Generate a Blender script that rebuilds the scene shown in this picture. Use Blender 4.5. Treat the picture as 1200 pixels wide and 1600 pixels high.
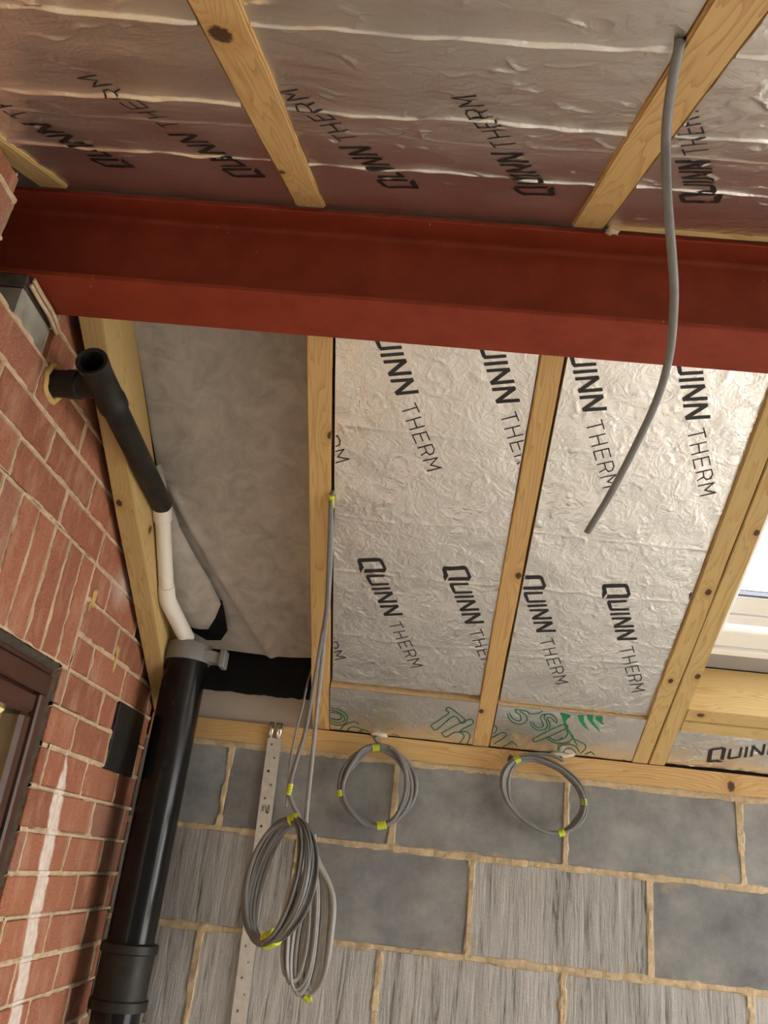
import bpy, bmesh, math, random
import numpy as np
from mathutils import Vector, Matrix

for o in list(bpy.data.objects): bpy.data.objects.remove(o, do_unlink=True)
SC = bpy.context.scene
COL = SC.collection
EYE = 1.62                      # eye height above the floor; coordinates below are relative to the eye, z gets +EYE

# ------------------------------------------------------------------ camera
cam_d = bpy.data.cameras.new('camera')
cam = bpy.data.objects.new('camera', cam_d); COL.objects.link(cam)
_r = Vector((0.9945010, 0.0075637, 0.1044540)); _d = Vector((0.0927434, 0.3996877, -0.9119476)); _f = Vector((-0.0486466, 0.9166202, 0.3967883))
cam.matrix_world = Matrix(((_r.x, -_d.x, -_f.x, 0), (_r.y, -_d.y, -_f.y, 0), (_r.z, -_d.z, -_f.z, EYE), (0, 0, 0, 1)))
cam_d.sensor_fit = 'VERTICAL'; cam_d.sensor_height = 36.0; cam_d.lens = 36.0 * 1294.0 / 1600.0
cam_d.clip_start = 0.02
SC.camera = cam

# ------------------------------------------------------------------ sky and exposure
wd = bpy.data.worlds.new('overcast_sky'); SC.world = wd; wd.use_nodes = True
bg = wd.node_tree.nodes['Background']
bg.inputs['Color'].default_value = (1.0, 0.975, 0.935, 1); bg.inputs['Strength'].default_value = 6.0
SC.view_settings.view_transform = 'Standard'; SC.view_settings.look = 'None'
SC.view_settings.gamma = 1.0; SC.view_settings.use_curve_mapping = False
SC.view_settings.exposure = 0.85

# ------------------------------------------------------------------ helpers
def P(x, y, z): return Vector((x, y, z + EYE))

def tag(o, label=None, cat=None, group=None, kind=None):
    if label: o['label'] = label
    if cat: o['category'] = cat
    if group: o['group'] = group
    if kind: o['kind'] = kind
    return o

def link(name, me, parent=None):
    o = bpy.data.objects.new(name, me); COL.objects.link(o)
    if parent is not None: o.parent = parent
    return o

def empty(name, loc):
    o = bpy.data.objects.new(name, None); o.empty_display_size = 0.05
    COL.objects.link(o); o.location = loc; return o

def mk(name, verts, faces, mat, parent=None, smooth=False, origin=None):
    """mesh from world-space vertices; origin defaults to the parent's place or the centre of the base"""
    vs = [Vector(v) for v in verts]
    if parent is not None:
        o0 = world_loc(parent)
    else:
        if origin is None:
            lo = Vector((min(v.x for v in vs), min(v.y for v in vs), min(v.z for v in vs)))
            hi = Vector((max(v.x for v in vs), max(v.y for v in vs), max(v.z for v in vs)))
            origin = Vector(((lo.x+hi.x)/2, (lo.y+hi.y)/2, lo.z))
        o0 = origin
    me = bpy.data.meshes.new(name)
    me.from_pydata([tuple(v - o0) for v in vs], [], faces)
    me.update()
    if smooth: me.polygons.foreach_set('use_smooth', [True]*len(me.polygons))
    if mat: me.materials.append(mat)
    o = link(name, me, parent)
    if parent is None: o.location = o0
    return o

def world_loc(o):
    l = Vector(o.location)
    while o.parent is not None:
        o = o.parent; l += Vector(o.location)
    return l

class MB:
    """collects world-space geometry for ONE mesh object"""
    def __init__(s): s.v = []; s.f = []
    def add(s, vs, fs):
        n = len(s.v); s.v += [Vector(v) for v in vs]; s.f += [tuple(i+n for i in f) for f in fs]
    def hexa(s, c):          # 8 corners: bottom loop 0-3, top loop 4-7
        s.add(c, [(0,3,2,1),(4,5,6,7),(0,1,5,4),(1,2,6,5),(2,3,7,6),(3,0,4,7)])
    def box(s, x0, x1, y0, y1, z0, z1, fr=P):
        s.hexa([fr(x0,y0,z0), fr(x1,y0,z0), fr(x1,y1,z0), fr(x0,y1,z0), fr(x0,y0,z1), fr(x1,y0,z1), fr(x1,y1,z1), fr(x0,y1,z1)])
    def sweep(s, pts, w, h=None, n=10, up=Vector((0,0,1)), caps=True, closed=False, wf=None):
        h = h or w
        pts = [Vector(p) for p in pts]; m = len(pts)
        T = []
        for i in range(m):
            if closed: t = pts[(i+1)%m] - pts[i-1]
            else: t = pts[min(i+1,m-1)] - pts[max(i-1,0)]
            T.append(t.normalized() if t.length > 1e-9 else Vector((0,0,1)))
        a = up - up.dot(T[0])*T[0]
        if a.length < 1e-4: a = Vector((1,0,0)) - T[0].x*T[0]
        a.normalize()
        base = len(s.v)
        for i in range(m):
            a = a - a.dot(T[i])*T[i]; a.normalize(); b = T[i].cross(a)
            k = wf(i/(m-1)) if wf else 1.0
            for j in range(n):
                th = 2*math.pi*j/n
                s.v.append(pts[i] + a*(math.cos(th)*h/2*k) + b*(math.sin(th)*w/2*k))
        for i in range(m if closed else m-1):
            i2 = (i+1) % m
            for j in range(n):
                j2 = (j+1) % n
                s.f.append((base+i*n+j, base+i*n+j2, base+i2*n+j2, base+i2*n+j))
        if caps and not closed:
            s.f.append(tuple(base+j for j in range(n))[::-1])
            s.f.append(tuple(base+(m-1)*n+j for j in range(n)))
    def lathe(s, c, axis, prof, n=32, caps=True):
        """profile [(distance along axis, radius)] turned about an axis through c"""
        ax = Vector(axis).normalized()
        a = ax.orthogonal().normalized(); b = ax.cross(a)
        base = len(s.v); m = len(prof)
        for d, r in prof:
            for j in range(n):
                th = 2*math.pi*j/n
                s.v.append(Vector(c) + ax*d + (a*math.cos(th) + b*math.sin(th))*r)
        for i in range(m-1):
            for j in range(n):
                j2 = (j+1) % n
                s.f.append((base+i*n+j, base+i*n+j2, base+(i+1)*n+j2, base+(i+1)*n+j))
        if caps:
            s.f.append(tuple(base+j for j in range(n))[::-1]); s.f.append(tuple(base+(m-1)*n+j for j in range(n)))
    def build(s, name, mat, parent=None, smooth=False, bevel=0, origin=None, auto=False):
        o = mk(name, s.v, s.f, mat, parent, smooth, origin)
        bm = bmesh.new(); bm.from_mesh(o.data)
        bmesh.ops.recalc_face_normals(bm, faces=bm.faces)
        if bevel:
            ed = [e for e in bm.edges if len(e.link_faces) == 2 and e.calc_face_angle(0) > 0.6]
            bmesh.ops.bevel(bm, geom=ed, offset=bevel, segments=1, affect='EDGES', clamp_overlap=True)
        bm.to_mesh(o.data); bm.free()
        if auto:
            for p in o.data.polygons: p.use_smooth = True
            o.data.set_sharp_from_angle(angle=math.radians(38))
        return o

def crom(pts, per=10, closed=False):
    """Catmull-Rom through the points"""
    pts = [Vector(p) for p in pts]; n = len(pts); out = []
    for i in range(n if closed else n-1):
        if closed: p0,p1,p2,p3 = pts[i-1],pts[i],pts[(i+1)%n],pts[(i+2)%n]
        else: p0,p1,p2,p3 = pts[max(i-1,0)],pts[i],pts[i+1],pts[min(i+2,n-1)]
        for k in range(per):
            t = k/per
            out.append(0.5*((2*p1)+(p2-p0)*t+(2*p0-5*p1+4*p2-p3)*t*t+(3*p1-p0-3*p2+p3)*t*t*t))
    if not closed: out.append(pts[-1])
    return out

# roof slopes: (across x, along slope s from the eaves / from the beam, o = outwards through the roof)
AF, AN = 0.5055, 0.4811
cA, sA, cN, sN = math.cos(AF), math.sin(AF), math.cos(AN), math.sin(AN)
YW, ZP = 2.30, 0.3364           # inner face of the block wall, top of the wall plate
YB, ZB = 1.146, 1.076           # top front arris of the steel beam
def FAR(x, s, o): return P(x, YW - s*cA + o*sA, ZP + s*sA + o*cA)
def NEAR(x, s, o): return P(x, YB - s*cN - o*sN, ZB - s*sN + o*cN)
FAR_M = Matrix(((0,1,0),(-cA,0,sA),(sA,0,cA))); NEAR_M = Matrix(((0,1,0),(-cN,0,-sN),(-sN,0,cN)))
TL = 0.0175                     # the brick wall stands a degree off square
def WL(u, z, o): return P(-0.695 + (u-2.3)*math.tan(TL) + o*math.cos(TL), u - o*math.sin(TL), z)

# ------------------------------------------------------------------ materials
def mat(name):
    m = bpy.data.materials.new(name); m.use_nodes = True
    nt = m.node_tree; return m, nt, nt.nodes['Principled BSDF']
def N(nt, t, **kw):
    n = nt.nodes.new(t)
    for k, v in kw.items():
        if k in n.inputs: n.inputs[k].default_value = v
        else: setattr(n, k, v)
    return n
def L(nt, a, b): nt.links.new(a, b)
def ramp(nt, fac, stops):
    r = nt.nodes.new('ShaderNodeValToRGB'); e = r.color_ramp.elements
    while len(e) < len(stops): e.new(0.5)
    for i, (p, c) in enumerate(stops):
        e[i].position = p; e[i].color = (*c, 1) if len(c) == 3 else c
    L(nt, fac, r.inputs['Fac']); return r.outputs['Color']
def math_(nt, op, a, b=None, c=None, clamp=False):
    m = nt.nodes.new('ShaderNodeMath'); m.operation = op; m.use_clamp = clamp
    for i, v in enumerate((a, b, c)):
        if v is None: continue
        if isinstance(v, (int, float)): m.inputs[i].default_value = v
        else: L(nt, v, m.inputs[i])
    return m.outputs[0]
def mix(nt, fac, a, b, mode='MIX'):
    m = nt.nodes.new('ShaderNodeMix'); m.data_type = 'RGBA'; m.blend_type = mode
    for s, v in (('Factor', fac), ('A', a), ('B', b)):
        idx = {'Factor': 0, 'A': 6, 'B': 7}[s]
        if isinstance(v, (int, float)): m.inputs[idx].default_value = v
        elif isinstance(v, tuple): m.inputs[idx].default_value = (*v, 1)
        else: L(nt, v, m.inputs[idx])
    return m.outputs[2]
def noise(nt, vec, scale, detail=4, rough=0.5, dist=0.0):
    n = N(nt, 'ShaderNodeTexNoise'); n.inputs['Scale'].default_value = scale; n.inputs['Detail'].default_value = detail
    n.inputs['Roughness'].default_value = rough; n.inputs['Distortion'].default_value = dist
    if vec is not None: L(nt, vec, n.inputs['Vector'])
    return n.outputs['Fac']
def mapping(nt, vec, scale=(1,1,1), loc=(0,0,0), rot=(0,0,0)):
    m = nt.nodes.new('ShaderNodeMapping'); m.inputs['Scale'].default_value = scale
    m.inputs['Location'].default_value = loc; m.inputs['Rotation'].default_value = rot
    L(nt, vec, m.inputs['Vector']); return m.outputs['Vector']
def bump(nt, bs, h, strength=0.5, dist=0.002, nrm=None):
    b = nt.nodes.new('ShaderNodeBump'); b.inputs['Strength'].default_value = strength; b.inputs['Distance'].default_value = dist
    L(nt, h, b.inputs['Height'])
    if nrm is not None: L(nt, nrm, b.inputs['Normal'])
    if bs is not None: L(nt, b.outputs['Normal'], bs.inputs['Normal'])
    return b.outputs['Normal']
def objcoord(nt): return nt.nodes.new('ShaderNodeTexCoord').outputs['Object']
def position(nt): return nt.nodes.new('ShaderNodeNewGeometry').outputs['Position']
def objrand(nt): return nt.nodes.new('ShaderNodeObjectInfo').outputs['Random']

def simple(name, col, rough=0.5, metal=0.0, var=0.12, scale=30, bstr=0.15, bscale=200, spec=0.5):
    m, nt, b = mat(name); v = position(nt)
    f = noise(nt, v, scale, 4)
    lo = tuple(c*(1-var) for c in col); hi = tuple(min(1, c*(1+var)) for c in col)
    L(nt, ramp(nt, f, [(0.3, lo), (0.7, hi)]), b.inputs['Base Color'])
    b.inputs['Roughness'].default_value = rough; b.inputs['Metallic'].default_value = metal
    b.inputs['Specular IOR Level'].default_value = spec
    if bstr: bump(nt, b, noise(nt, v, bscale, 3), bstr, 0.001)
    return m

def foil_mat(name, base=(0.91, 0.91, 0.905), rough=0.27, bs=0.30):
    m, nt, b = mat(name); v = position(nt)
    b.inputs['Base Color'].default_value = (*base, 1); b.inputs['Metallic'].default_value = 1.0
    f = noise(nt, v, 9, 3)
    r = nt.nodes.new('ShaderNodeMapRange'); r.inputs['To Min'].default_value = rough-0.06; r.inputs['To Max'].default_value = rough+0.10
    L(nt, f, r.inputs['Value']); L(nt, r.outputs[0], b.inputs['Roughness'])
    n1 = noise(nt, v, 38, 4, 0.55, 0.6); n2 = noise(nt, v, 130, 3, 0.5)
    rid = math_(nt, 'ABSOLUTE', math_(nt, 'SUBTRACT', noise(nt, v, 26, 3, 0.55, 1.2), 0.5))
    rid = math_(nt, 'SUBTRACT', 1.0, math_(nt, 'MULTIPLY', rid, 9.0), clamp=True)
    h = math_(nt, 'ADD', math_(nt, 'MULTIPLY', n1, 1.6), math_(nt, 'ADD', math_(nt, 'MULTIPLY', n2, 0.35), math_(nt, 'MULTIPLY', rid, 0.35)))
    bump(nt, b, h, bs, 0.0035)
    return m
M_FOIL = foil_mat('crinkled_foil')
M_FOILN = foil_mat('smoother_foil', base=(0.86, 0.83, 0.80), rough=0.36, bs=0.25)

def timber_mat(name, light, dark, ring, green=0.0):
    m, nt, b = mat(name); v = objcoord(nt); rnd = objrand(nt)
    off = nt.nodes.new('ShaderNodeCombineXYZ')
    L(nt, math_(nt, 'MULTIPLY', rnd, 7.3), off.inputs[0]); L(nt, math_(nt, 'MULTIPLY', rnd, 0.05), off.inputs[1]); L(nt, math_(nt, 'MULTIPLY', rnd, 0.07), off.inputs[2])
    va = nt.nodes.new('ShaderNodeVectorMath'); va.operation = 'ADD'; L(nt, v, va.inputs[0]); L(nt, off.outputs[0], va.inputs[1])
    # knots from two object properties (local coordinates)
    kd = []
    for nm in ('knot_a', 'knot_b'):
        at = nt.nodes.new('ShaderNodeAttribute'); at.attribute_type = 'OBJECT'; at.attribute_name = nm
        sb = nt.nodes.new('ShaderNodeVectorMath'); sb.operation = 'SUBTRACT'; L(nt, v, sb.inputs[0]); L(nt, at.outputs['Vector'], sb.inputs[1])
        mp = mapping(nt, sb.outputs[0], (0.72, 1, 0.5))
        ln = nt.nodes.new('ShaderNodeVectorMath'); ln.operation = 'LENGTH'; L(nt, mp, ln.inputs[0]); kd.append(ln.outputs['Value'])
    ksz = nt.nodes.new('ShaderNodeAttribute'); ksz.attribute_type = 'OBJECT'; ksz.attribute_name = 'knot_size'
    kmin = math_(nt, 'MINIMUM', math_(nt, 'DIVIDE', kd[0], ksz.outputs['Fac']), kd[1])
    kpull = math_(nt, 'DIVIDE', 0.012, math_(nt, 'ADD', kmin, 0.012))
    st = mapping(nt, va.outputs[0], (1.6, 16, 16))
    w = noise(nt, st, 1.0, 3, 0.5, 0.2)
    sx = nt.nodes.new('ShaderNodeSeparateXYZ'); L(nt, va.outputs[0], sx.inputs[0])
    ry = math_(nt, 'ADD', sx.outputs[1], 0.02); rz = math_(nt, 'ADD', sx.outputs[2], 0.055)
    rad = math_(nt, 'SQRT', math_(nt, 'ADD', math_(nt, 'MULTIPLY', ry, ry), math_(nt, 'MULTIPLY', rz, rz)))
    ph = math_(nt, 'ADD', math_(nt, 'MULTIPLY', rad, 150.0), math_(nt, 'ADD', math_(nt, 'MULTIPLY', w, 15.0), math_(nt, 'MULTIPLY', kpull, 5.0)))
    fr = math_(nt, 'FRACT', ph)
    ringv = math_(nt, 'POWER', fr, 3.0)
    fine = noise(nt, mapping(nt, va.outputs[0], (6, 220, 220)), 1.0, 3, 0.6)
    c = mix(nt, ringv, light, ring)
    c = mix(nt, math_(nt, 'MULTIPLY', fine, 0.35), c, dark)
    big = noise(nt, mapping(nt, va.outputs[0], (2.0, 7, 7)), 1.0, 2)
    c = mix(nt, math_(nt, 'MULTIPLY', math_(nt, 'SUBTRACT', big, 0.35, clamp=True), 0.9, clamp=True), c, (light[0]*0.93, light[1]*0.95, light[2]*0.80 + green))
    k = nt.nodes.new('ShaderNodeMapRange'); k.interpolation_type = 'SMOOTHSTEP'
    L(nt, math_(nt, 'ADD', kmin, math_(nt, 'MULTIPLY', math_(nt, 'SUBTRACT', noise(nt, v, 160, 2), 0.5), 0.004)), k.inputs['Value'])
    k.inputs['From Min'].default_value = 0.0075; k.inputs['From Max'].default_value = 0.0045
    k.inputs['To Min'].default_value = 0; k.inputs['To Max'].default_value = 1
    k2 = nt.nodes.new('ShaderNodeMapRange'); k2.interpolation_type = 'SMOOTHSTEP'; L(nt, kmin, k2.inputs['Value'])
    k2.inputs['From Min'].default_value = 0.022; k2.inputs['From Max'].default_value = 0.007; k2.inputs['To Min'].default_value = 0; k2.inputs['To Max'].default_value = 0.5
    c = mix(nt, k2.outputs[0], c, ring)
    c = mix(nt, k.outputs[0], c, (0.075, 0.035, 0.015))
    L(nt, c, b.inputs['Base Color']); b.inputs['Roughness'].default_value = 0.62
    b.inputs['Specular IOR Level'].default_value = 0.35
    bump(nt, b, math_(nt, 'ADD', math_(nt, 'MULTIPLY', fine, 0.8), math_(nt, 'MULTIPLY', ringv, 0.2)), 0.25, 0.0008)
    return m
M_PINE = timber_mat('pine', (0.60, 0.405, 0.185), (0.46, 0.27, 0.10), (0.42, 0.235, 0.085))
M_PINEY = timber_mat('treated_pine', (0.56, 0.405, 0.185), (0.42, 0.28, 0.10), (0.42, 0.26, 0.09), 0.02)

def steel_mat():
    m, nt, b = mat('red_oxide_primer'); v = position(nt)
    f = noise(nt, v, 14, 5, 0.6); g = noise(nt, v, 260, 3)
    c = ramp(nt, f, [(0.3, (0.20, 0.027, 0.011)), (0.7, (0.265, 0.040, 0.018))])
    c = mix(nt, math_(nt, 'MULTIPLY', math_(nt, 'GREATER_THAN', g, 0.71), 0.35), c, (0.48, 0.20, 0.13))
    # chalky scuffs, in a few places only
    sc = noise(nt, v, 75, 5, 0.7, 0.5); area = noise(nt, v, 5.5, 2)
    s = math_(nt, 'MULTIPLY', math_(nt, 'GREATER_THAN', sc, 0.66), math_(nt, 'GREATER_THAN', area, 0.60))
    c = mix(nt, math_(nt, 'MULTIPLY', s, 0.55), c, (0.60, 0.36, 0.27))
    L(nt, c, b.inputs['Base Color']); b.inputs['Roughness'].default_value = 0.6; b.inputs['Specular IOR Level'].default_value = 0.3
    bump(nt, b, math_(nt, 'ADD', g, math_(nt, 'MULTIPLY', f, 2.0)), 0.2, 0.0006)
    return m
M_STEEL = steel_mat()

def block_mat(name, combed):
    m, nt, b = mat(name); v = objcoord(nt); p = position(nt); rnd = objrand(nt)
    f = noise(nt, p, 7.5, 8, 0.68); g = noise(nt, p, 160, 4, 0.6)
    if combed:
        st = noise(nt, mapping(nt, p, (75, 75, 5.0)), 1.0, 5, 0.72, 0.45)
        c = ramp(nt, st, [(0.31, (0.07, 0.066, 0.062)), (0.42, (0.33, 0.322, 0.31)), (0.72, (0.55, 0.54, 0.525))])
        c = mix(nt, math_(nt, 'MULTIPLY', f, 0.4), c, (0.30, 0.295, 0.285))
        bump(nt, b, math_(nt, 'ADD', math_(nt, 'MULTIPLY', st, 2.0), math_(nt, 'MULTIPLY', g, 0.4)), 0.8, 0.004)
    else:
        c = ramp(nt, f, [(0.30, (0.140, 0.144, 0.150)), (0.52, (0.232, 0.235, 0.238)), (0.74, (0.34, 0.337, 0.33))])
        c = mix(nt, math_(nt, 'MULTIPLY', math_(nt, 'GREATER_THAN', g, 0.72), 0.6), c, (0.42, 0.40, 0.37))
        bump(nt, b, math_(nt, 'ADD', g, f), 0.3, 0.0015)
    # sandy mortar smears near the edges
    sm = noise(nt, p, 16, 4, 0.6, 0.8)
    at = nt.nodes.new('ShaderNodeAttribute'); at.attribute_name = 'edge'
    e = math_(nt, 'SUBTRACT', math_(nt, 'ADD', math_(nt, 'MULTIPLY', at.outputs['Fac'], 0.50), sm), 1.03)
    c = mix(nt, math_(nt, 'MULTIPLY', e, 5.0, clamp=True), c, (0.36, 0.285, 0.19))
    hs = nt.nodes.new('ShaderNodeHueSaturation'); L(nt, c, hs.inputs['Color'])
    L(nt, math_(nt, 'ADD', 0.86, math_(nt, 'MULTIPLY', rnd, 0.28)), hs.inputs['Value'])
    L(nt, hs.outputs[0], b.inputs['Base Color']); b.inputs['Roughness'].default_value = 0.85
    b.inputs['Specular IOR Level'].default_value = 0.25
    return m
M_BLOCK = block_mat('smooth_concrete_block', False); M_COMB = block_mat('combed_concrete_block', True)

def streak_mask(nt, p):
    """run of whitewash down the brickwork beside the window, plus a splash under the rafter"""
    s = nt.nodes.new('ShaderNodeSeparateXYZ'); L(nt, p, s.inputs[0])
    z = math_(nt, 'SUBTRACT', s.outputs[2], EYE)
    cen = math_(nt, 'SUBTRACT', 1.823, math_(nt, 'MULTIPLY', z, 0.125))
    wob = math_(nt, 'MULTIPLY', math_(nt, 'SUBTRACT', noise(nt, p, 26, 3), 0.5), 0.03)
    d = math_(nt, 'ABSOLUTE', math_(nt, 'ADD', math_(nt, 'SUBTRACT', s.outputs[1], cen), wob))
    wid = math_(nt, 'MINIMUM', math_(nt, 'ADD', 0.004, math_(nt, 'MULTIPLY', math_(nt, 'SUBTRACT', 0.16, z), 0.30, clamp=True)), 0.031)
    a = math_(nt, 'MULTIPLY', math_(nt, 'SUBTRACT', wid, d), 120.0, clamp=True)
    a = math_(nt, 'MULTIPLY', a, math_(nt, 'LESS_THAN', z, 0.17))
    a = math_(nt, 'MULTIPLY', a, math_(nt, 'ADD', 0.35, math_(nt, 'MULTIPLY', noise(nt, p, 60, 3), 0.75)))
    dy = math_(nt, 'SUBTRACT', s.outputs[1], 1.88); dz = math_(nt, 'SUBTRACT', z, 0.55)
    dd = math_(nt, 'SQRT', math_(nt, 'ADD', math_(nt, 'MULTIPLY', math_(nt, 'MULTIPLY', dy, dy), 0.55), math_(nt, 'MULTIPLY', dz, dz)))
    sp = math_(nt, 'MULTIPLY', math_(nt, 'SUBTRACT', math_(nt, 'ADD', 0.035, math_(nt, 'MULTIPLY', noise(nt, p, 22, 4), 0.05)), dd), 14.0, clamp=True)
    return math_(nt, 'MAXIMUM', a, math_(nt, 'MULTIPLY', sp, 0.6))

def brick_mat():
    m, nt, b = mat('red_facing_brick'); p = position(nt); rnd = objrand(nt)
    f = noise(nt, p, 24, 5, 0.6); g = noise(nt, p, 240, 3, 0.6)
    c = ramp(nt, rnd, [(0.0, (0.26, 0.098, 0.062)), (0.3, (0.37, 0.145, 0.090)), (0.6, (0.41, 0.170, 0.100)), (0.8, (0.34, 0.122, 0.078)), (1.0, (0.32, 0.175, 0.135))])
    c = mix(nt, math_(nt, 'MULTIPLY', math_(nt, 'SUBTRACT', f, 0.35, clamp=True), 1.1), c, (0.45, 0.19, 0.10))
    c = mix(nt, math_(nt, 'MULTIPLY', math_(nt, 'SUBTRACT', noise(nt, p, 330, 2, 0.6), 0.42, clamp=True), 2.2), c, (0.12, 0.045, 0.03))
    # mortar dust wiped over the faces
    du = noise(nt, mapping(nt, p, (8, 8, 3)), 3.0, 4, 0.65)
    c = mix(nt, math_(nt, 'MULTIPLY', math_(nt, 'SUBTRACT', du, 0.50, clamp=True), 2.2, clamp=True), c, (0.52, 0.33, 0.23))
    c = mix(nt, streak_mask(nt, p), c, (0.80, 0.74, 0.68))
    L(nt, c, b.inputs['Base Color']); b.inputs['Roughness'].default_value = 0.85; b.inputs['Specular IOR Level'].default_value = 0.2
    drag = noise(nt, mapping(nt, p, (30, 30, 190)), 1.0, 2)
    bump(nt, b, math_(nt, 'ADD', math_(nt, 'MULTIPLY', g, 0.7), math_(nt, 'MULTIPLY', drag, 0.6)), 0.5, 0.002)
    return m
M_BRICK = brick_mat()

def mortar_mat(name, col, streak=False):
    m, nt, b = mat(name); p = position(nt)
    f = noise(nt, p, 35, 5, 0.65); g = noise(nt, p, 420, 3)
    c = ramp(nt, f, [(0.3, tuple(x*0.72 for x in col)), (0.7, tuple(min(1, x*1.15) for x in col))])
    if streak: c = mix(nt, streak_mask(nt, p), c, (0.80, 0.74, 0.68))
    L(nt, c, b.inputs['Base Color']); b.inputs['Roughness'].default_value = 0.95; b.inputs['Specular IOR Level'].default_value = 0.1
    bump(nt, b, math_(nt, 'ADD', g, math_(nt, 'MULTIPLY', f, 1.5)), 0.6, 0.002)
    return m
M_MORT = mortar_mat('sandy_mortar', (0.52, 0.41, 0.27)); M_BMORT = mortar_mat('pale_brick_mortar', (0.58, 0.44, 0.30), True)

M_PVC = simple('black_plastic', (0.006, 0.006, 0.0065), 0.22, 0, 0.3, 20, 0.03, 60, 0.28)
M_PVCD = simple('dusty_black_plastic', (0.016, 0.0145, 0.013), 0.5, 0, 0.5, 45, 0.1, 120, 0.3)
M_GPVC = simple('grey_plastic', (0.22, 0.22, 0.225), 0.45, 0, 0.08, 20, 0.03, 60)
M_WPVC = simple('white_plastic', (0.80, 0.76, 0.70), 0.32, 0, 0.03, 15, 0.02, 60)
M_CABLE = simple('grey_cable_sheath', (0.165, 0.165, 0.168), 0.42, 0, 0.10, 60, 0.05, 150)
M_CABLEL = simple('light_grey_cable_sheath', (0.27, 0.265, 0.26), 0.40, 0, 0.10, 60, 0.05, 150)
M_TAPE = simple('yellow_green_tape', (0.58, 0.62, 0.03), 0.40, 0, 0.10, 80, 0.1, 200)
M_TAPE2 = simple('green_tape_stripe', (0.20, 0.34, 0.02), 0.40, 0, 0.10, 80, 0.1, 200)
M_PRINT = simple('black_print', (0.016, 0.016, 0.018), 0.42, 0, 0.2, 30, 0.1, 120)
M_GREEN = simple('dark_green_print', (0.010, 0.13, 0.07), 0.45, 0, 0.2, 30, 0.1, 120)
M_GREENF = simple('bright_green_print', (0.012, 0.22, 0.085), 0.45, 0, 0.2, 30, 0.1, 120)
M_FOAM = simple('yellow_foam_core', (0.62, 0.46, 0.27), 0.9, 0, 0.15, 60, 0.3, 300, 0.1)
M_PUFOAM = simple('expanding_foam', (0.62, 0.55, 0.42), 0.7, 0, 0.15, 60, 0.6, 90)
M_DPC = simple('black_felt', (0.008, 0.008, 0.009), 0.75, 0, 0.3, 30, 0.2, 200, 0.2)
M_SOFFIT = simple('off_white_board', (0.42, 0.36, 0.30), 0.7, 0, 0.06, 12, 0.1, 90, 0.2)
M_ZINC = simple('galvanised_strap', (0.52, 0.50, 0.46), 0.45, 0.55, 0.10, 60, 0.08, 150)
M_CHROME = simple('bright_zinc', (0.75, 0.74, 0.72), 0.18, 1.0, 0.05, 60, 0.02, 150)
M_CONC = simple('concrete', (0.30, 0.285, 0.25), 0.9, 0, 0.25, 22, 0.5, 140, 0.2)
M_SLATE = simple('black_slate', (0.018, 0.017, 0.015), 0.55, 0, 0.4, 40, 0.3, 120, 0.3)
M_DARKC = simple('dark_packer', (0.09, 0.075, 0.062), 0.7, 0, 0.25, 40, 0.3, 150, 0.2)
M_FLOOR = simple('dusty_concrete_floor', (0.62, 0.57, 0.50), 0.9, 0, 0.14, 5, 0.4, 90, 0.2)
M_GROUND = simple('light_gravel', (0.46, 0.43, 0.38), 0.95, 0, 0.2, 3, 0.5, 60, 0.1)
M_DECK = simple('roof_underlay', (0.16, 0.14, 0.12), 0.9, 0, 0.15, 20, 0.1, 120, 0.1)
M_UPVC = simple('white_window_frame', (0.83, 0.83, 0.83), 0.35, 0, 0.02, 15, 0.02, 60)
M_LEDGE = simple('grey_lining', (0.30, 0.28, 0.28), 0.7, 0, 0.06, 15, 0.05, 60)
M_GASK = simple('dark_gasket', (0.10, 0.10, 0.14), 0.6, 0, 0.1, 15, 0.02, 60)
M_BROWN = simple('brown_window_frame', (0.068, 0.030, 0.022), 0.35, 0, 0.12, 30, 0.06, 80)
M_ROOMGLOW = simple('cream_room_glow', (0.75, 0.60, 0.30), 0.7, 0, 0.08, 15, 0.05, 60)
_b = M_ROOMGLOW.node_tree.nodes['Principled BSDF']; _b.inputs['Emission Color'].default_value = (1.0, 0.74, 0.32, 1); _b.inputs['Emission Strength'].default_value = 0.8  # weak glow put into the cream colour, standing in for the house's room light
M_OLIVE = simple('olive_reveal', (0.23, 0.16, 0.07), 0.7, 0, 0.12, 15, 0.05, 60)
M_DARKM = mortar_mat('dirty_mortar', (0.085, 0.068, 0.052))
M_YFOAM = simple('yellow_filler', (0.55, 0.38, 0.15), 0.8, 0, 0.15, 60, 0.5, 120, 0.2)

def felt_mat():
    m, nt, b = mat('grey_breather_membrane'); p = position(nt)
    f = noise(nt, p, 16, 5, 0.6, 0.9); g = noise(nt, mapping(nt, p, (1, 0.5, 1)), 120, 4, 0.6, 0.8)
    c = ramp(nt, f, [(0.3, (0.31, 0.285, 0.26)), (0.7, (0.52, 0.485, 0.445))])
    c = mix(nt, math_(nt, 'MULTIPLY', g, 0.30), c, (0.62, 0.58, 0.53))
    br = noise(nt, p, 7, 3)
    c = mix(nt, math_(nt, 'MULTIPLY', math_(nt, 'SUBTRACT', br, 0.62, clamp=True), 3.0, clamp=True), c, (0.15, 0.105, 0.075))
    L(nt, c, b.inputs['Base Color']); b.inputs['Roughness'].default_value = 0.85; b.inputs['Specular IOR Level'].default_value = 0.2
    bump(nt, b, g, 0.15, 0.001)
    return m
M_FELT = felt_mat()

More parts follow.
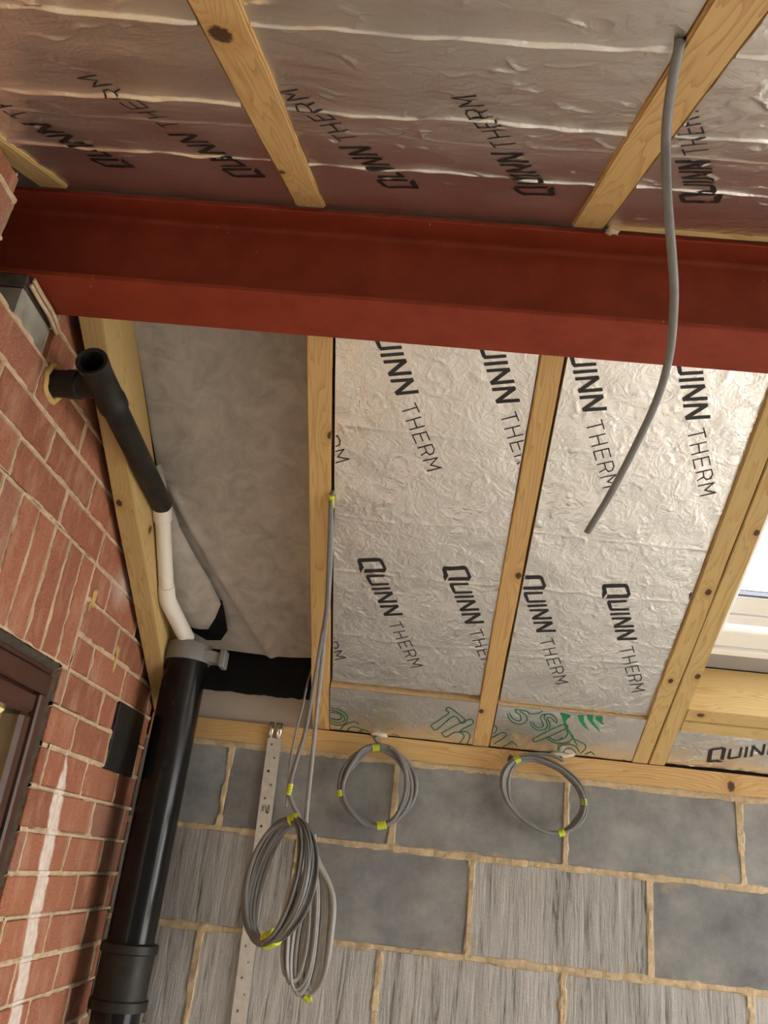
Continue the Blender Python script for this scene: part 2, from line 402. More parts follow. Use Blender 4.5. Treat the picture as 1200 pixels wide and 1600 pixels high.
def glass_mat(name, tint, gloss=0.08):
    m = bpy.data.materials.new(name); m.use_nodes = True; nt = m.node_tree
    nt.nodes.remove(nt.nodes['Principled BSDF']); out = nt.nodes['Material Output']
    tr = N(nt, 'ShaderNodeBsdfTransparent'); tr.inputs[0].default_value = (*tint, 1)
    gl = N(nt, 'ShaderNodeBsdfGlossy'); gl.inputs['Roughness'].default_value = 0.03
    mx = N(nt, 'ShaderNodeMixShader'); mx.inputs[0].default_value = gloss; L(nt, tr.outputs[0], mx.inputs[1]); L(nt, gl.outputs[0], mx.inputs[2])
    L(nt, mx.outputs[0], out.inputs['Surface']); return m
M_GLASS = glass_mat('clear_glass', (0.94, 0.97, 0.97)); M_GLASSW = glass_mat('house_glass', (0.80, 0.80, 0.76))

# ------------------------------------------------------------------ setting: floor, ground
m = MB(); m.box(-0.85, 2.75, -1.05, 2.45, -EYE-0.10, -EYE); tag(m.build('floor', M_FLOOR), kind='structure')
m = MB(); m.box(-9, 12, -10, 12, -EYE-0.30, -EYE-0.105); tag(m.build('ground', M_GROUND), kind='structure')

# ------------------------------------------------------------------ block wall
rng = np.random.default_rng(5)
BEDS = [0.274, 0.059, -0.171] + [-0.171 - 0.2265*i for i in range(1, 7)]
BEDS[-1] = -1.62
def block_joints(c):
    ph = -0.457 if c % 2 == 0 else -0.2447
    xs = [ph + 0.4487*n for n in range(-1, 8)]
    xs = [x for x in xs if -0.62 < x < 2.60]
    return [-0.70] + xs + [2.66]

def vnoise(shape, cell, rng):
    """smooth value noise on a grid (bilinear with smoothstep), about -1..1"""
    h, w = shape
    gy, gx = int(h/cell)+3, int(w/cell)+3
    g = rng.uniform(-1, 1, (gy, gx))
    y = np.arange(h)/cell; x = np.arange(w)/cell
    yi = y.astype(int); xi = x.astype(int); fy = y-yi; fx = x-xi
    fy = fy*fy*(3-2*fy); fx = fx*fx*(3-2*fx)
    a = g[np.ix_(yi, xi)]; b = g[np.ix_(yi, xi+1)]; c = g[np.ix_(yi+1, xi)]; d = g[np.ix_(yi+1, xi+1)]
    return (a*(1-fx)+b*fx)*(1-fy[:, None]) + (c*(1-fx)+d*fx)*fy[:, None]

def grid_faces(h, w, keep=None):
    i = np.arange(h-1)[:, None]*w + np.arange(w-1)[None, :]
    f = np.stack([i, i+1, i+w+1, i+w], -1)
    if keep is not None: f = f[keep]
    return f.reshape(-1, 4).tolist()

# mortar sheet: slightly proud and uneven along the joints, sunk behind the blocks
def mortar_sheet(u0, u1, z0, z1, step, joints, beds, width, fn, rng, proud, sunk, keepfn=None):
    us = np.arange(u0, u1+1e-6, step); zs = np.arange(z0, z1+1e-6, step)
    n1 = vnoise((len(zs), len(us)), 5, rng); n2 = vnoise((len(zs), len(us)), 1.6, rng); n3 = vnoise((len(zs), len(us)), 14, rng)
    d = np.full((len(zs), len(us)), 9.0)
    for b in beds: d = np.minimum(d, np.abs(zs-b)[:, None])
    for (c0, c1, xs) in joints:
        rows = (zs >= c0) & (zs <= c1)
        for x in xs: d[rows] = np.minimum(d[rows], np.abs(us-x)[None, :])
    wid = width*(1 + 0.20*n1 + 0.22*n3)
    t = np.clip((d-wid*0.55)/(wid*0.55+1e-6), 0, 1); t = t*t*(3-2*t)
    o = (proud + 0.0016*n1 + 0.0012*n2)*(1-t) + sunk*t
    V = [fn(us[i], zs[j], o[j, i]) for j in range(len(zs)) for i in range(len(us))]
    keep = None
    if keepfn is not None:
        uc = (us[:-1]+us[1:])/2; zc = (zs[:-1]+zs[1:])/2
        keep = keepfn(uc[None, :], zc[:, None])
    return V, grid_faces(len(zs), len(us), keep)

def FW(x, z, o): return P(x, YW - o, z)
m = MB()
jl = [(BEDS[c+1], BEDS[c], block_joints(c)[1:-1]) for c in range(len(BEDS)-1)]
V, F = mortar_sheet(-0.72, 1.30, -0.52, 0.278, 0.005, jl, BEDS, 0.0125, FW, rng, 0.0022, -0.012)
m.add(V, F)
m.box(-0.72, 2.70, 2.308, 2.41, -EYE, 0.276)
wall_front = mk('wall_front', m.v, m.f, M_MORT, None, False, P(0.9, 2.36, -EYE)); tag(wall_front, kind='structure')
WFL = Vector(wall_front.location)
BLK = {}
def block_mesh(w, h, comb, var):
    key = (round(w, 3), round(h, 3), comb, var)
    if key in BLK: return BLK[key]
    r = random.Random(var*7+3)
    bm = bmesh.new()
    nx, nz = 6, 4
    vs = {}
    for i in range(nx+1):
        for j in range(nz+1):
            x = -w/2 + w*i/nx; z = -h/2 + h*j/nz
            e = i in (0, nx) or j in (0, nz)
            jx = r.uniform(-.0012, .0012) if i in (0, nx) else 0; jz = r.uniform(-.0012, .0012) if j in (0, nz) else 0
            vs[i, j] = bm.verts.new((x+jx, r.uniform(0.0002, 0.0022) if e else r.uniform(-.0004, .0004), z+jz))
    for i in range(nx):
        for j in range(nz): bm.faces.new((vs[i, j], vs[i+1, j], vs[i+1, j+1], vs[i, j+1]))
    ring = [vs[i, 0] for i in range(nx+1)] + [vs[nx, j] for j in range(1, nz+1)] + [vs[i, nz] for i in range(nx-1, -1, -1)] + [vs[0, j] for j in range(nz-1, 0, -1)]
    back = [bm.verts.new((v.co.x, 0.03, v.co.z)) for v in ring]
    for k in range(len(ring)):
        k2 = (k+1) % len(ring)
        bm.faces.new((ring[k2], ring[k], back[k], back[k2]))
    bm.faces.new(back)
    bmesh.ops.recalc_face_normals(bm, faces=bm.faces)
    me = bpy.data.meshes.new('block'); bm.to_mesh(me); bm.free()
    at = me.attributes.new('edge', 'FLOAT', 'POINT')
    vals = []
    for v in me.vertices:
        e = min(w/2-abs(v.co.x), h/2-abs(v.co.z)); vals.append(1.0 if e < 0.004 else 0.0)
    at.data.foreach_set('value', vals)
    me.materials.append(M_COMB if comb else M_BLOCK)
    BLK[key] = me; return me
comb_rows = {1: [True, False, True, False, False, True, False, True], 2: [True]*9, 3: [True, True, False, True]*3}
for c in range(len(BEDS)-1):
    zt_, zb_ = BEDS[c], BEDS[c+1]; xs = block_joints(c)
    for i in range(len(xs)-1):
        x0, x1 = xs[i]+0.0065, xs[i+1]-0.0065
        comb = comb_rows.get(c, [False, True]*6)[i] if c else False
        me = block_mesh(x1-x0, zt_-zb_-0.013, comb, (i*3+c) % 4)
        b = link('block', me, wall_front)
        b.location = P((x0+x1)/2, YW, (zt_+zb_)/2) - WFL

# ------------------------------------------------------------------ brick wall
ZC = lambda k: 0.004 + 0.0782*k
WINU, WINZ = 1.672, 0.316
near_top = lambda u: ZB - (YB-u)*math.tan(AN) - 0.02
far_top = lambda u: ZP + (YW-u)*math.tan(AF) + 0.10
def wall_keep(u, z):
    k = ~((u < WINU-0.004) & (z < WINZ))
    k &= ~((u > 1.042) & (u < 1.262) & (z > 0.79))
    k &= ~((u <= 1.20) & (z > ZB - (YB-u)*math.tan(AN) - 0.02))
    k &= ~((u > 1.20) & (z > ZP + (YW-u)*math.tan(AF) + 0.10))
    return k
courses = []
for k in range(-21, 15):
    ph = 1.814 if k % 2 == 0 else 1.928
    courses.append((k, [ph + 0.2205*n for n in range(-8, 4)]))
SOLD = [1.331-0.0748*i for i in range(5, 0, -1)] + [1.331, 1.405, 1.481, 1.556, 1.629, 1.700]
jl = []
for k, xs in courses:
    if 4 <= k <= 6: jl.append((ZC(k), ZC(k+1), [x for x in xs if x > 1.72] + SOLD))
    else: jl.append((ZC(k), ZC(k+1), xs))
rng = np.random.default_rng(11)
# bed joints stop at the soldier course: two sheets
m = MB()
beds_all = [ZC(k) for k in range(-22, 16)]
V, F = mortar_sheet(1.70, 2.302, -0.62, 0.78, 0.005, jl, beds_all, 0.0074, WL, rng, 0.0016, -0.012, wall_keep); m.add(V, F)
V, F = mortar_sheet(0.70, 1.70, WINZ, ZC(7), 0.005, jl, [ZC(4), ZC(7)], 0.0074, WL, rng, 0.0016, -0.012, wall_keep); m.add(V, F)
V, F = mortar_sheet(0.70, 1.70, ZC(7), 1.10, 0.005, jl, beds_all, 0.0074, WL, rng, 0.0016, -0.012, wall_keep); m.add(V, F)
V, F = mortar_sheet(1.668, 1.70, -0.62, WINZ, 0.004, jl, beds_all, 0.0074, WL, rng, 0.0016, -0.012, wall_keep); m.add(V, F)
for (u0, u1, z0, z1, o1) in [(WINU, 2.46, -EYE, 0.36, -.013), (1.90, 2.46, 0.36, 0.52, -.013), (WINU, 1.95, 0.36, 0.62, -.013), (0.2, WINU, WINZ, 0.55, -.013), (0.2, 1.036, 0.55, 0.63, -.013), (1.04, 1.60, .55, .79, -.013),
                             (0.62, 1.036, 0.63, 0.78, -.013), (0.2, 0.9, -EYE, -0.80, -.013), (0.9, WINU, -EYE, -0.80, -.013), (0.2, 0.86, -0.80, WINZ, -.013), (1.20, 1.40, .79, .83, -.013)]:
    a = [WL(u0, z0, o1), WL(u1, z0, o1), WL(u1, z1, o1), WL(u0, z1, o1)]; b_ = [WL(u0, z0, -.12), WL(u1, z0, -.12), WL(u1, z1, -.12), WL(u0, z1, -.12)]
    m.hexa([a[0], a[1], b_[1], b_[0], a[3], a[2], b_[2], b_[3]])
m.box(-1.03, -0.935, -1.02, 2.44, -EYE, 1.45)
wall_left = mk('wall_left', m.v, m.f, M_BMORT, None, False, P(-0.76, 1.4, -EYE)); tag(wall_left, kind='structure')
WLL = Vector(wall_left.location)
BRK = {}
def brick_mesh(l, h, var):
    key = (round(l, 3), round(h, 3), var)
    if key in BRK: return BRK[key]
    r = random.Random(var*13+5)
    bm = bmesh.new()
    bmesh.ops.create_cube(bm, size=1.0)
    for v in bm.verts:
        v.co = Vector((v.co.x*0.04-0.02, v.co.y*l + r.uniform(-.0012, .0012), v.co.z*h + r.uniform(-.001, .001)))
    ed = [e for e in bm.edges if all(v.co.x > -0.01 for v in e.verts)]
    bmesh.ops.bevel(bm, geom=ed, offset=0.0022, segments=1, affect='EDGES')
    me = bpy.data.meshes.new('brick'); bm.to_mesh(me); bm.free(); me.materials.append(M_BRICK)
    BRK[key] = me; return me
br = random.Random(4)
def brick(u0, u1, z0, z1, j=0.005, parent=None):
    if u1-u0 < 0.02: return
    me = brick_mesh(u1-u0-2*j, z1-z0-2*j, br.randrange(4))
    b = link('brick', me, wall_left)
    b.location = WL((u0+u1)/2, (z0+z1)/2, br.uniform(-.0008, .0016)) - WLL; b.rotation_euler = (0, 0, -TL)
for k, xs in courses:
    z0, z1 = ZC(k), ZC(k+1); zm = (z0+z1)/2
    for i in range(len(xs)-1):
        u0, u1 = xs[i], xs[i+1]
        u0 = max(u0, 0.30); u1 = min(u1, 2.297)
        if zm < WINZ: u0 = max(u0, WINU-0.004) if zm > -0.80 else max(u0, 1.2)
        if 4 <= k <= 6: u0 = max(u0, 1.700)
        if k in (2, 3) and u1 > 2.02: u1 = min(u1, 2.032)
        if u1-u0 < 0.03: continue
        if zm > 0.80 and u0 < 1.262 and u1 > 1.04:
            if u0 < 1.02: u1 = 1.038 + br.uniform(-.006, .004)
            elif u1 > 1.29: u0 = 1.268
            else: continue
        uc = (u0+u1)/2
        if uc < 1.20 and z1-0.02 > near_top(min(u1, 1.2)) + 0.02: continue
        if uc >= 1.20 and z0 > far_top(uc) - 0.06: continue
        if uc < 0.62: continue
        if uc < 1.20: z1 = min(z1, near_top(u1)-0.012)
        if z1-z0 < 0.02: continue
        brick(u0, u1, z0, z1)
for i in range(len(SOLD)-1):
    if SOLD[i] > 0.9: brick(SOLD[i], SOLD[i+1], ZC(4)-0.002, ZC(7))
brick(2.235, 2.297, ZC(2), ZC(3)); brick(2.235, 2.297, ZC(3), ZC(4))

# ------------------------------------------------------------------ brown window in the brick wall
def wbox(m, u0, u1, z0, z1, o0, o1):
    a = [WL(u0, z0, o0), WL(u1, z0, o0), WL(u1, z0, o1), WL(u0, z0, o1)]; b_ = [WL(u0, z1, o0), WL(u1, z1, o0), WL(u1, z1, o1), WL(u0, z1, o1)]
    m.hexa(a + b_)
w1 = empty('window_1', WL(1.25, -0.79, -0.03)); tag(w1, 'brown framed house window below the soldier brick course', kind='structure')
U1, Z1, U0, Z0 = 1.652, 0.290, 0.87, -0.78
m = MB()
wbox(m, U0, U1, Z1-0.040, Z1, -.06, -.004); wbox(m, U0, U1, Z0, Z0+0.04, -.06, -.004); wbox(m, U1-0.030, U1, Z0+0.04, Z1-0.04, -.06, -.004); wbox(m, U0, U0+0.03, Z0+0.04, Z1-0.04, -.06, -.004)
m.build('frame', M_BROWN, w1, bevel=0.004)
m = MB()
a0, a1, b0, b1 = U0+0.03, U1-0.030, Z0+0.04, Z1-0.04
wbox(m, a0, a1, b1-0.042, b1, -.06, -.011); wbox(m, a0, a1, b0, b0+0.042, -.06, -.011); wbox(m, a1-0.040, a1, b0+.042, b1-.042, -.06, -.011); wbox(m, a0, a0+0.040, b0+.042, b1-.042, -.06, -.011)
m.build('sash', M_BROWN, w1, bevel=0.008)
m = MB(); wbox(m, U0, U1, Z1+0.002, Z1+0.010, -.05, -.006)
m.build('head_bead', M_BROWN, w1, bevel=0.002)
m = MB(); wbox(m, a0+.035, a1-.035, b0+.036, b1-.036, -.026, -.022); m.build('pane', M_GLASSW, w1)
m = MB(); wbox(m, a0-.03, 1.618, b0, b1-.01, -.078, -.068); m.build('room_glow_panel', M_ROOMGLOW, w1)  # added glowing panel behind the glass in place of the lit room
m = MB(); wbox(m, a0-.03, a1+.03, b0, b1+.03, -.20, -.19); wbox(m, a1-.02, a1, b0, b1, -.19, -.08); m.build('inner_reveal', M_OLIVE, w1)
# rough dark mortar line around the opening
r = np.random.default_rng(3)
pts = []
m = MB()
def rough_strip(pa, pb, n, w, nv):
    base = len(m.v)
    for i in range(n+1):
        t = i/n; u = pa[0]+(pb[0]-pa[0])*t; z = pa[1]+(pb[1]-pa[1])*t
        a_ = w[0]+r.uniform(-.004, .004); b_ = w[1]+r.uniform(-.004, .004); h = r.uniform(-.007, 0.001)
        m.v.append(WL(u+nv[0]*a_, z+nv[1]*a_, -0.030)); m.v.append(WL(u+nv[0]*(a_+b_)/2, z+nv[1]*(a_+b_)/2, h)); m.v.append(WL(u+nv[0]*b_, z+nv[1]*b_, -0.010))
    for i in range(n):
        for j in range(2):
            q = base+i*3+j; m.f.append((q, q+3, q+4, q+1))
rough_strip((1.660, -0.79), (1.660, 0.305), 150, (-.008, .020), (1, 0))
rough_strip((0.88, 0.306), (1.668, 0.306), 110, (-.010, .022), (0, 1))
m.build('mortar_bead', M_DARKM, w1, smooth=True)

# ------------------------------------------------------------------ roof shell above the rafters
roof = MB()
def slab(fr, x0, x1, s0, s1, o0, o1): roof.box(x0, x1, s0, s1, o0, o1, fr)
for (x0, x1, s0, s1) in [(-0.95, 0.700, -0.25, 1.33), (0.700, 1.50, -0.25, 0.275), (0.700, 1.50, 1.05, 1.33), (1.50, 2.75, -0.25, 1.33), (.700, .742, .275, 1.05), (1.458, 1.50, .275, 1.05)]:
    slab(FAR, x0, x1, s0, s1, 0.175, 0.215)
slab(NEAR, -0.95, 2.75, -0.12, 2.35, 0.16, 0.20)
roof.box(-0.95, 2.75, 1.20, 1.235, 1.09, 1.32)
roof.box(-0.95, 2.75, 2.412, 2.44, 0.20, 0.60)
ceil_ = roof.build('ceiling', M_DECK); tag(ceil_, kind='structure')
m = MB(); m.box(-0.80, 2.70, -1.02, -0.92, -EYE, 0.12); tag(m.build('wall_back', M_BLOCK), kind='structure')
# open end: unseen gable wall with an assumed door opening, placed to shape the daylight
m = MB(); X0_, X1_ = 2.70, 2.80
m.box(X0_, X1_, 1.95, 2.44, -EYE, 0.60); m.box(X0_, X1_, -1.02, 0.10, -EYE, 0.45); m.box(X0_, X1_, -1.02, 2.44, 0.45, 1.40)
tag(m.build('wall_right', M_BLOCK), kind='structure')

# ------------------------------------------------------------------ steel beam
beam = empty('steel_beam', P(0.9, 1.2, 0.882)); tag(beam, 'red oxide painted steel I-beam spanning across under the roof slopes', 'steel beam')
BX0, BX1 = -0.86, 2.70; B0, B1 = 1.146, 1.261; BZ0, BZ1 = 0.882, 1.076
m = MB(); m.box(BX0, BX1, B0, B1, BZ0, BZ0+0.010); m.build('bottom_flange', M_STEEL, beam, bevel=0.0012)
m = MB(); m.box(BX0, BX1, B0, B1, BZ1-0.010, BZ1); m.build('top_flange', M_STEEL, beam, bevel=0.0012)
m = MB()
yc = (B0+B1)/2; prof = []
rr = 0.009
left = [(yc-0.0035-rr, BZ0+0.010)] + [(yc-0.0035-rr+rr*math.sin(a), BZ0+0.010+rr-rr*math.cos(a)) for a in (0.4, 0.8, 1.2, 1.57)]
left += [(y, BZ0+BZ1-z) for y, z in left[::-1]]
ring = left + [(2*yc-y, z) for y, z in left[::-1]]
n = len(ring)
vs = [P(BX0, y, z) for y, z in ring] + [P(BX1, y, z) for y, z in ring]
m.add(vs, [(i, (i+1) % n, n+(i+1) % n, n+i) for i in range(n)] + [tuple(range(n)), tuple(range(2*n-1, n-1, -1))])
m.build('web', M_STEEL, beam, auto=True)

# padstone with packer and mortar fillet under the beam end
pad = empty('padstone', WL(1.13, 0.77, -0.04)); tag(pad, 'grey concrete padstone under the beam end in the brick wall', 'padstone')
m = MB(); m.box(-.93, -.7225, 1.150, 1.268, .768, .8555); m.build('concrete_block', M_CONC, pad, bevel=0.003)
m = MB(); m.box(-.93, -.7205, 1.1475, 1.268, .856, .8815); m.build('packer', M_DARKC, pad, bevel=0.0015)
m = MB()
for off, w in ((0.0, 0.010), (0.013, 0.009)):
    pts = crom([WL(1.150-off*.2, 0.873-off, 0.004), WL(1.19-off*.2, 0.868-off, 0.006), WL(1.235-off*.3, 0.868-off, 0.005), WL(1.275, 0.862-off, 0.002)], 6)
    m.sweep(pts, w, 0.007, 8, Vector((1, 0, 0)))
m.build('mortar_fillet', M_BMORT, pad, smooth=True)

# ------------------------------------------------------------------ timbers
def timber(name, label, cat, org, M3, length, y0, y1, z0, z1, mt, knots=((9, 9, 9), (9, 9, 9)), seed=0, wob=0.0012, group=None, bev=0.0018, ksize=1.15):
    bm = bmesh.new(); r = random.Random(seed); nseg = max(2, int(length/0.16)); rings = []
    for i in range(nseg+1):
        x = length*i/nseg; a = r.uniform(-wob, wob); b = r.uniform(-wob, wob)
        rings.append([bm.verts.new((x, y0+a, z0)), bm.verts.new((x, y1+b, z0)), bm.verts.new((x, y1+b, z1)), bm.verts.new((x, y0+a, z1))])
    for i in range(nseg):
        for j in range(4): bm.faces.new((rings[i][j], rings[i+1][j], rings[i+1][(j+1) % 4], rings[i][(j+1) % 4]))
    bm.faces.new(rings[0][::-1]); bm.faces.new(rings[-1])
    bmesh.ops.recalc_face_normals(bm, faces=bm.faces)
    ed = [e for e in bm.edges if len(e.link_faces) == 2 and e.calc_face_angle(0) > 1.0]
    bmesh.ops.bevel(bm, geom=ed, offset=bev, segments=2, affect='EDGES')
    me = bpy.data.meshes.new(name); bm.to_mesh(me); bm.free(); me.materials.append(mt)
    o = link(name, me); o.matrix_world = Matrix.Translation(org) @ M3.to_4x4()
    o['knot_a'] = knots[0]; o['knot_b'] = knots[1]; o['knot_size'] = ksize
    return tag(o, label, cat, group)
RG = 'rafters of the far slope'
def frafter(x0, x1, label, mt, knots, seed, s0=0.0, s1=1.228):
    xc = (x0+x1)/2; w = (x1-x0)/2
    ks = [tuple((k[0]-s0, k[1]-xc, k[2])) for k in knots] + [(9, 9, 9)]*2
    return timber('rafter', label, 'rafter', FAR(xc, s0, 0), FAR_M, s1-s0, -w, w, 0.0, 0.150, mt, ks[:2], seed, group=RG)
frafter(-0.687, -0.640, 'yellowish rafter set against the brick wall, behind the waste pipe', M_PINEY, [(0.72, -0.675, 0.0), (0.60, -.642, 0.06)], 1, -0.05)
frafter(-0.2495, -0.2030, 'pale rafter between the bare grey membrane and the foil boards', M_PINE, [(0.945, -0.203, 0.0)], 2)
frafter(0.1865, 0.2305, 'rafter between the two large foil boards, with a knot near its middle', M_PINE, [(0.62, 0.222, 0.0), (0.145, 0.194, 0.0)], 3)
frafter(0.6125, 0.6550, 'left half of the doubled rafter beside the skylight', M_PINEY, [(0.625, 0.640, 0.0), (0.33, 0.632, 0.0)], 4)
frafter(0.6565, 0.6985, 'right half of the doubled rafter beside the skylight', M_PINEY, [(0.355, 0.690, 0.0), (0.80, 0.690, 0.0)], 5)
frafter(1.500, 1.545, 'rafter on the far side of the skylight', M_PINEY, [], 6)
frafter(2.00, 2.045, 'rafter farthest from the brick wall', M_PINE, [], 7)
TM = Matrix(((1, 0, 0), (0, cA, sA), (0, -sA, cA)))      # local x = world x, y = down the slope, z = out through the roof
for (s0, s1, lab, sd) in [(0.1915, 0.2325, 'upper of the two trimmers below the skylight', 8), (0.147, 0.1875, 'lower of the two trimmers below the skylight', 9)]:
    sc = (s0+s1)/2; h = (s1-s0)/2
    timber('trimmer', lab, 'trimmer', FAR(0.700, sc, 0), TM, 0.798, -h, h, 0.0, 0.150, M_PINEY, ((0.035, -0.005, 0.0), (0.25, -h, 0.06)) if sd == 8 else ((9, 9, 9),)*2, sd, group='trimmers below the skylight')
for (s0, s1, lab, sd) in [(1.06, 1.105, 'trimmer above the skylight', 10)]:
    timber('trimmer', lab, 'trimmer', FAR(0.700, (s0+s1)/2, 0), TM, 0.798, -.022, .022, 0.0, 0.150, M_PINEY, ((9, 9, 9),)*2, sd)
NG = 'rafters of the near slope'
def nrafter(x0, x1, label, mt, knots, seed, s0=0.004, s1=2.25, ksize=1.15):
    xc = (x0+x1)/2; w = (x1-x0)/2
    ks = [tuple((k[0]-s0, k[1]-xc, k[2])) for k in knots] + [(9, 9, 9)]*2
    return timber('rafter', label, 'rafter', NEAR(xc, s0, 0), NEAR_M, s1-s0, -w, w, 0.0, 0.150, mt, ks[:2], seed, group=NG, bev=0.0025, ksize=ksize)
nrafter(-0.280, -0.2275, 'rafter above the beam with a big dark knot', M_PINE, [(0.615, -0.262, 0.0), (0.185, -0.274, 0.0)], 12, ksize=2.1)
nrafter(0.2115, 0.2665, 'rafter above the beam from which the grey cable hangs', M_PINE, [], 13)
nrafter(-0.752, -0.700, 'short visible rafter end above the beam at the brick wall', M_PINEY, [], 14)
nrafter(0.690, 0.740, 'near slope rafter to the right of the hanging cable', M_PINE, [], 15)
nrafter(1.18, 1.23, 'near slope rafter farther right', M_PINE, [], 16)
# wall plate
PM = Matrix(((1, 0, 0), (0, 1, 0), (0, 0, 1)))
timber('wall_plate', 'long horizontal timber wall plate on top of the block wall', 'wall plate', P(-0.69, 2.345, 0.280), PM, 3.35, -0.049, 0.05, 0.0, 0.0555, M_PINE, ((1.56, -0.05, 0.022), (0.98, -0.05, 0.03)), 17)
# rough mortar bedding under the plate
r = np.random.default_rng(8); m = MB(); n = 300
for i in range(n+1):
    x = -0.69 + 2.4*i/n; e = float(vnoise((1, 1), 1, r)[0, 0]) if False else r.uniform(-1, 1)
    m.v += [P(x, YW+0.012, 0.288), P(x, YW-0.0035+0.002*e, 0.281+0.002*r.uniform(-1, 1)), P(x, YW-0.002+0.0015*r.uniform(-1, 1), 0.270+0.004*r.uniform(-1, 1)), P(x, YW+0.008, 0.262)]
for i in range(n):
    for j in range(3): q = i*4+j; m.f.append((q, q+4, q+5, q+1))
tag(m.build('mortar_bed', M_MORT, smooth=True), 'rough sandy mortar bed between wall plate and top course of blocks', 'mortar')

# ------------------------------------------------------------------ foil insulation boards
LQ = [[(0.0098, -0.0393), (0.0045, -0.0243), (0.0058, -0.0215), (0.0007, -0.0041), (0.0028, 0.0039), (0.0501, 0.0117), (0.0574, 0.007), (0.0689, -0.0186), (0.0655, -0.0303), (0.0166, -0.0371), (0.0183, -0.027), (0.0592, -0.0206), (0.0605, -0.0184), (0.0529, -0.0018), (0.0505, 0.0005), (0.0109, -0.0061), (0.0166, -0.0214)],
 [(0.0237, -0.0436), (0.0638, -0.0376), (0.0657, -0.0437), (0.0309, -0.0506), (0.038, -0.0683), (0.0748, -0.0624), (0.0769, -0.0685), (0.0363, -0.0758), (0.0309, -0.0703), (0.0216, -0.0502)],
 [(0.0355, -0.0832), (0.0794, -0.0752), (0.0817, -0.0814), (0.0378, -0.0899)],
 [(0.0418, -0.0968), (0.0847, -0.0888), (0.088, -0.0952), (0.0648, -0.1195), (0.0967, -0.1133), (0.0989, -0.1202), (0.0553, -0.1286), (0.0516, -0.1219), (0.0739, -0.0977), (0.0442, -0.103)],
 [(0.0572, -0.1356), (0.1005, -0.1274), (0.1039, -0.134), (0.0806, -0.1589), (0.1128, -0.1524), (0.1151, -0.1595), (0.071, -0.1682), (0.0672, -0.1613), (0.0897, -0.1365), (0.0597, -0.142)]]
LT = [[(0.1086, -0.1822), (0.1179, -0.2014)], [(0.1132, -0.1911), (0.0856, -0.2031)], [(0.1219, -0.2126), (0.0943, -0.2245)], [(0.1307, -0.232), (0.1026, -0.2441)], [(0.1086, -0.2189), (0.1165, -0.2385)], [(0.1357, -0.2453), (0.1085, -0.2568)], [(0.1357, -0.2453), (0.1438, -0.2638)], [(0.1229, -0.2508), (0.1302, -0.2679)], [(0.1085, -0.2568), (0.1171, -0.2753)], [(0.1491, -0.2745), (0.122, -0.2862)], [(0.1491, -0.2745), (0.1545, -0.2851), (0.1537, -0.296), (0.1466, -0.3001), (0.1398, -0.294), (0.1348, -0.2809)], [(0.1398, -0.294), (0.1298, -0.3036)], [(0.1629, -0.3055), (0.1349, -0.3168)], [(0.1731, -0.329), (0.1454, -0.3411)], [(0.1629, -0.3055), (0.1504, -0.3255), (0.1731, -0.329)]]
GA = [[(0.0688, 0.0676), (0.1098, 0.1218), (0.1036, 0.135), (0.1129, 0.1468), (0.1555, 0.1044), (0.1474, 0.0886), (0.1251, 0.1145), (0.0855, 0.0515), (0.0688, 0.0676)], [(0.1002, 0.0391), (0.1637, 0.1064), (0.1777, 0.0936), (0.1478, 0.0552), (0.167, 0.055), (0.1763, 0.0397), (0.1719, 0.008)], [(0.1002, 0.0391), (0.1135, 0.0242), (0.1337, 0.0474), (0.1528, 0.0479), (0.1607, 0.0336), (0.1508, 0.0044)], [(-0.2039, 0.0373), (-0.1842, 0.0235), (-0.1604, 0.0343), (-0.1534, 0.0557), (-0.1589, 0.0781), (-0.1805, 0.0943), (-0.2019, 0.0974)], [(-0.2039, 0.0574), (-0.1822, 0.0476), (-0.1694, 0.0597), (-0.1761, 0.0753), (-0.2018, 0.0777)], [(-0.2039, 0.0474), (-0.18, 0.0365), (-0.1607, 0.0511), (-0.1674, 0.0734), (-0.1847, 0.0838), (-0.2027, 0.0874)], [(-0.1731, 0.0048), (-0.1625, 0.0271), (-0.1369, 0.0483), (-0.1237, 0.0404)], [(-0.1534, 0.0047), (-0.1471, 0.0195), (-0.1321, 0.0274), (-0.1123, 0.0184)], [(-0.1271, 0.0008), (-0.1101, 0.0188), (-0.0969, 0.0128)]]
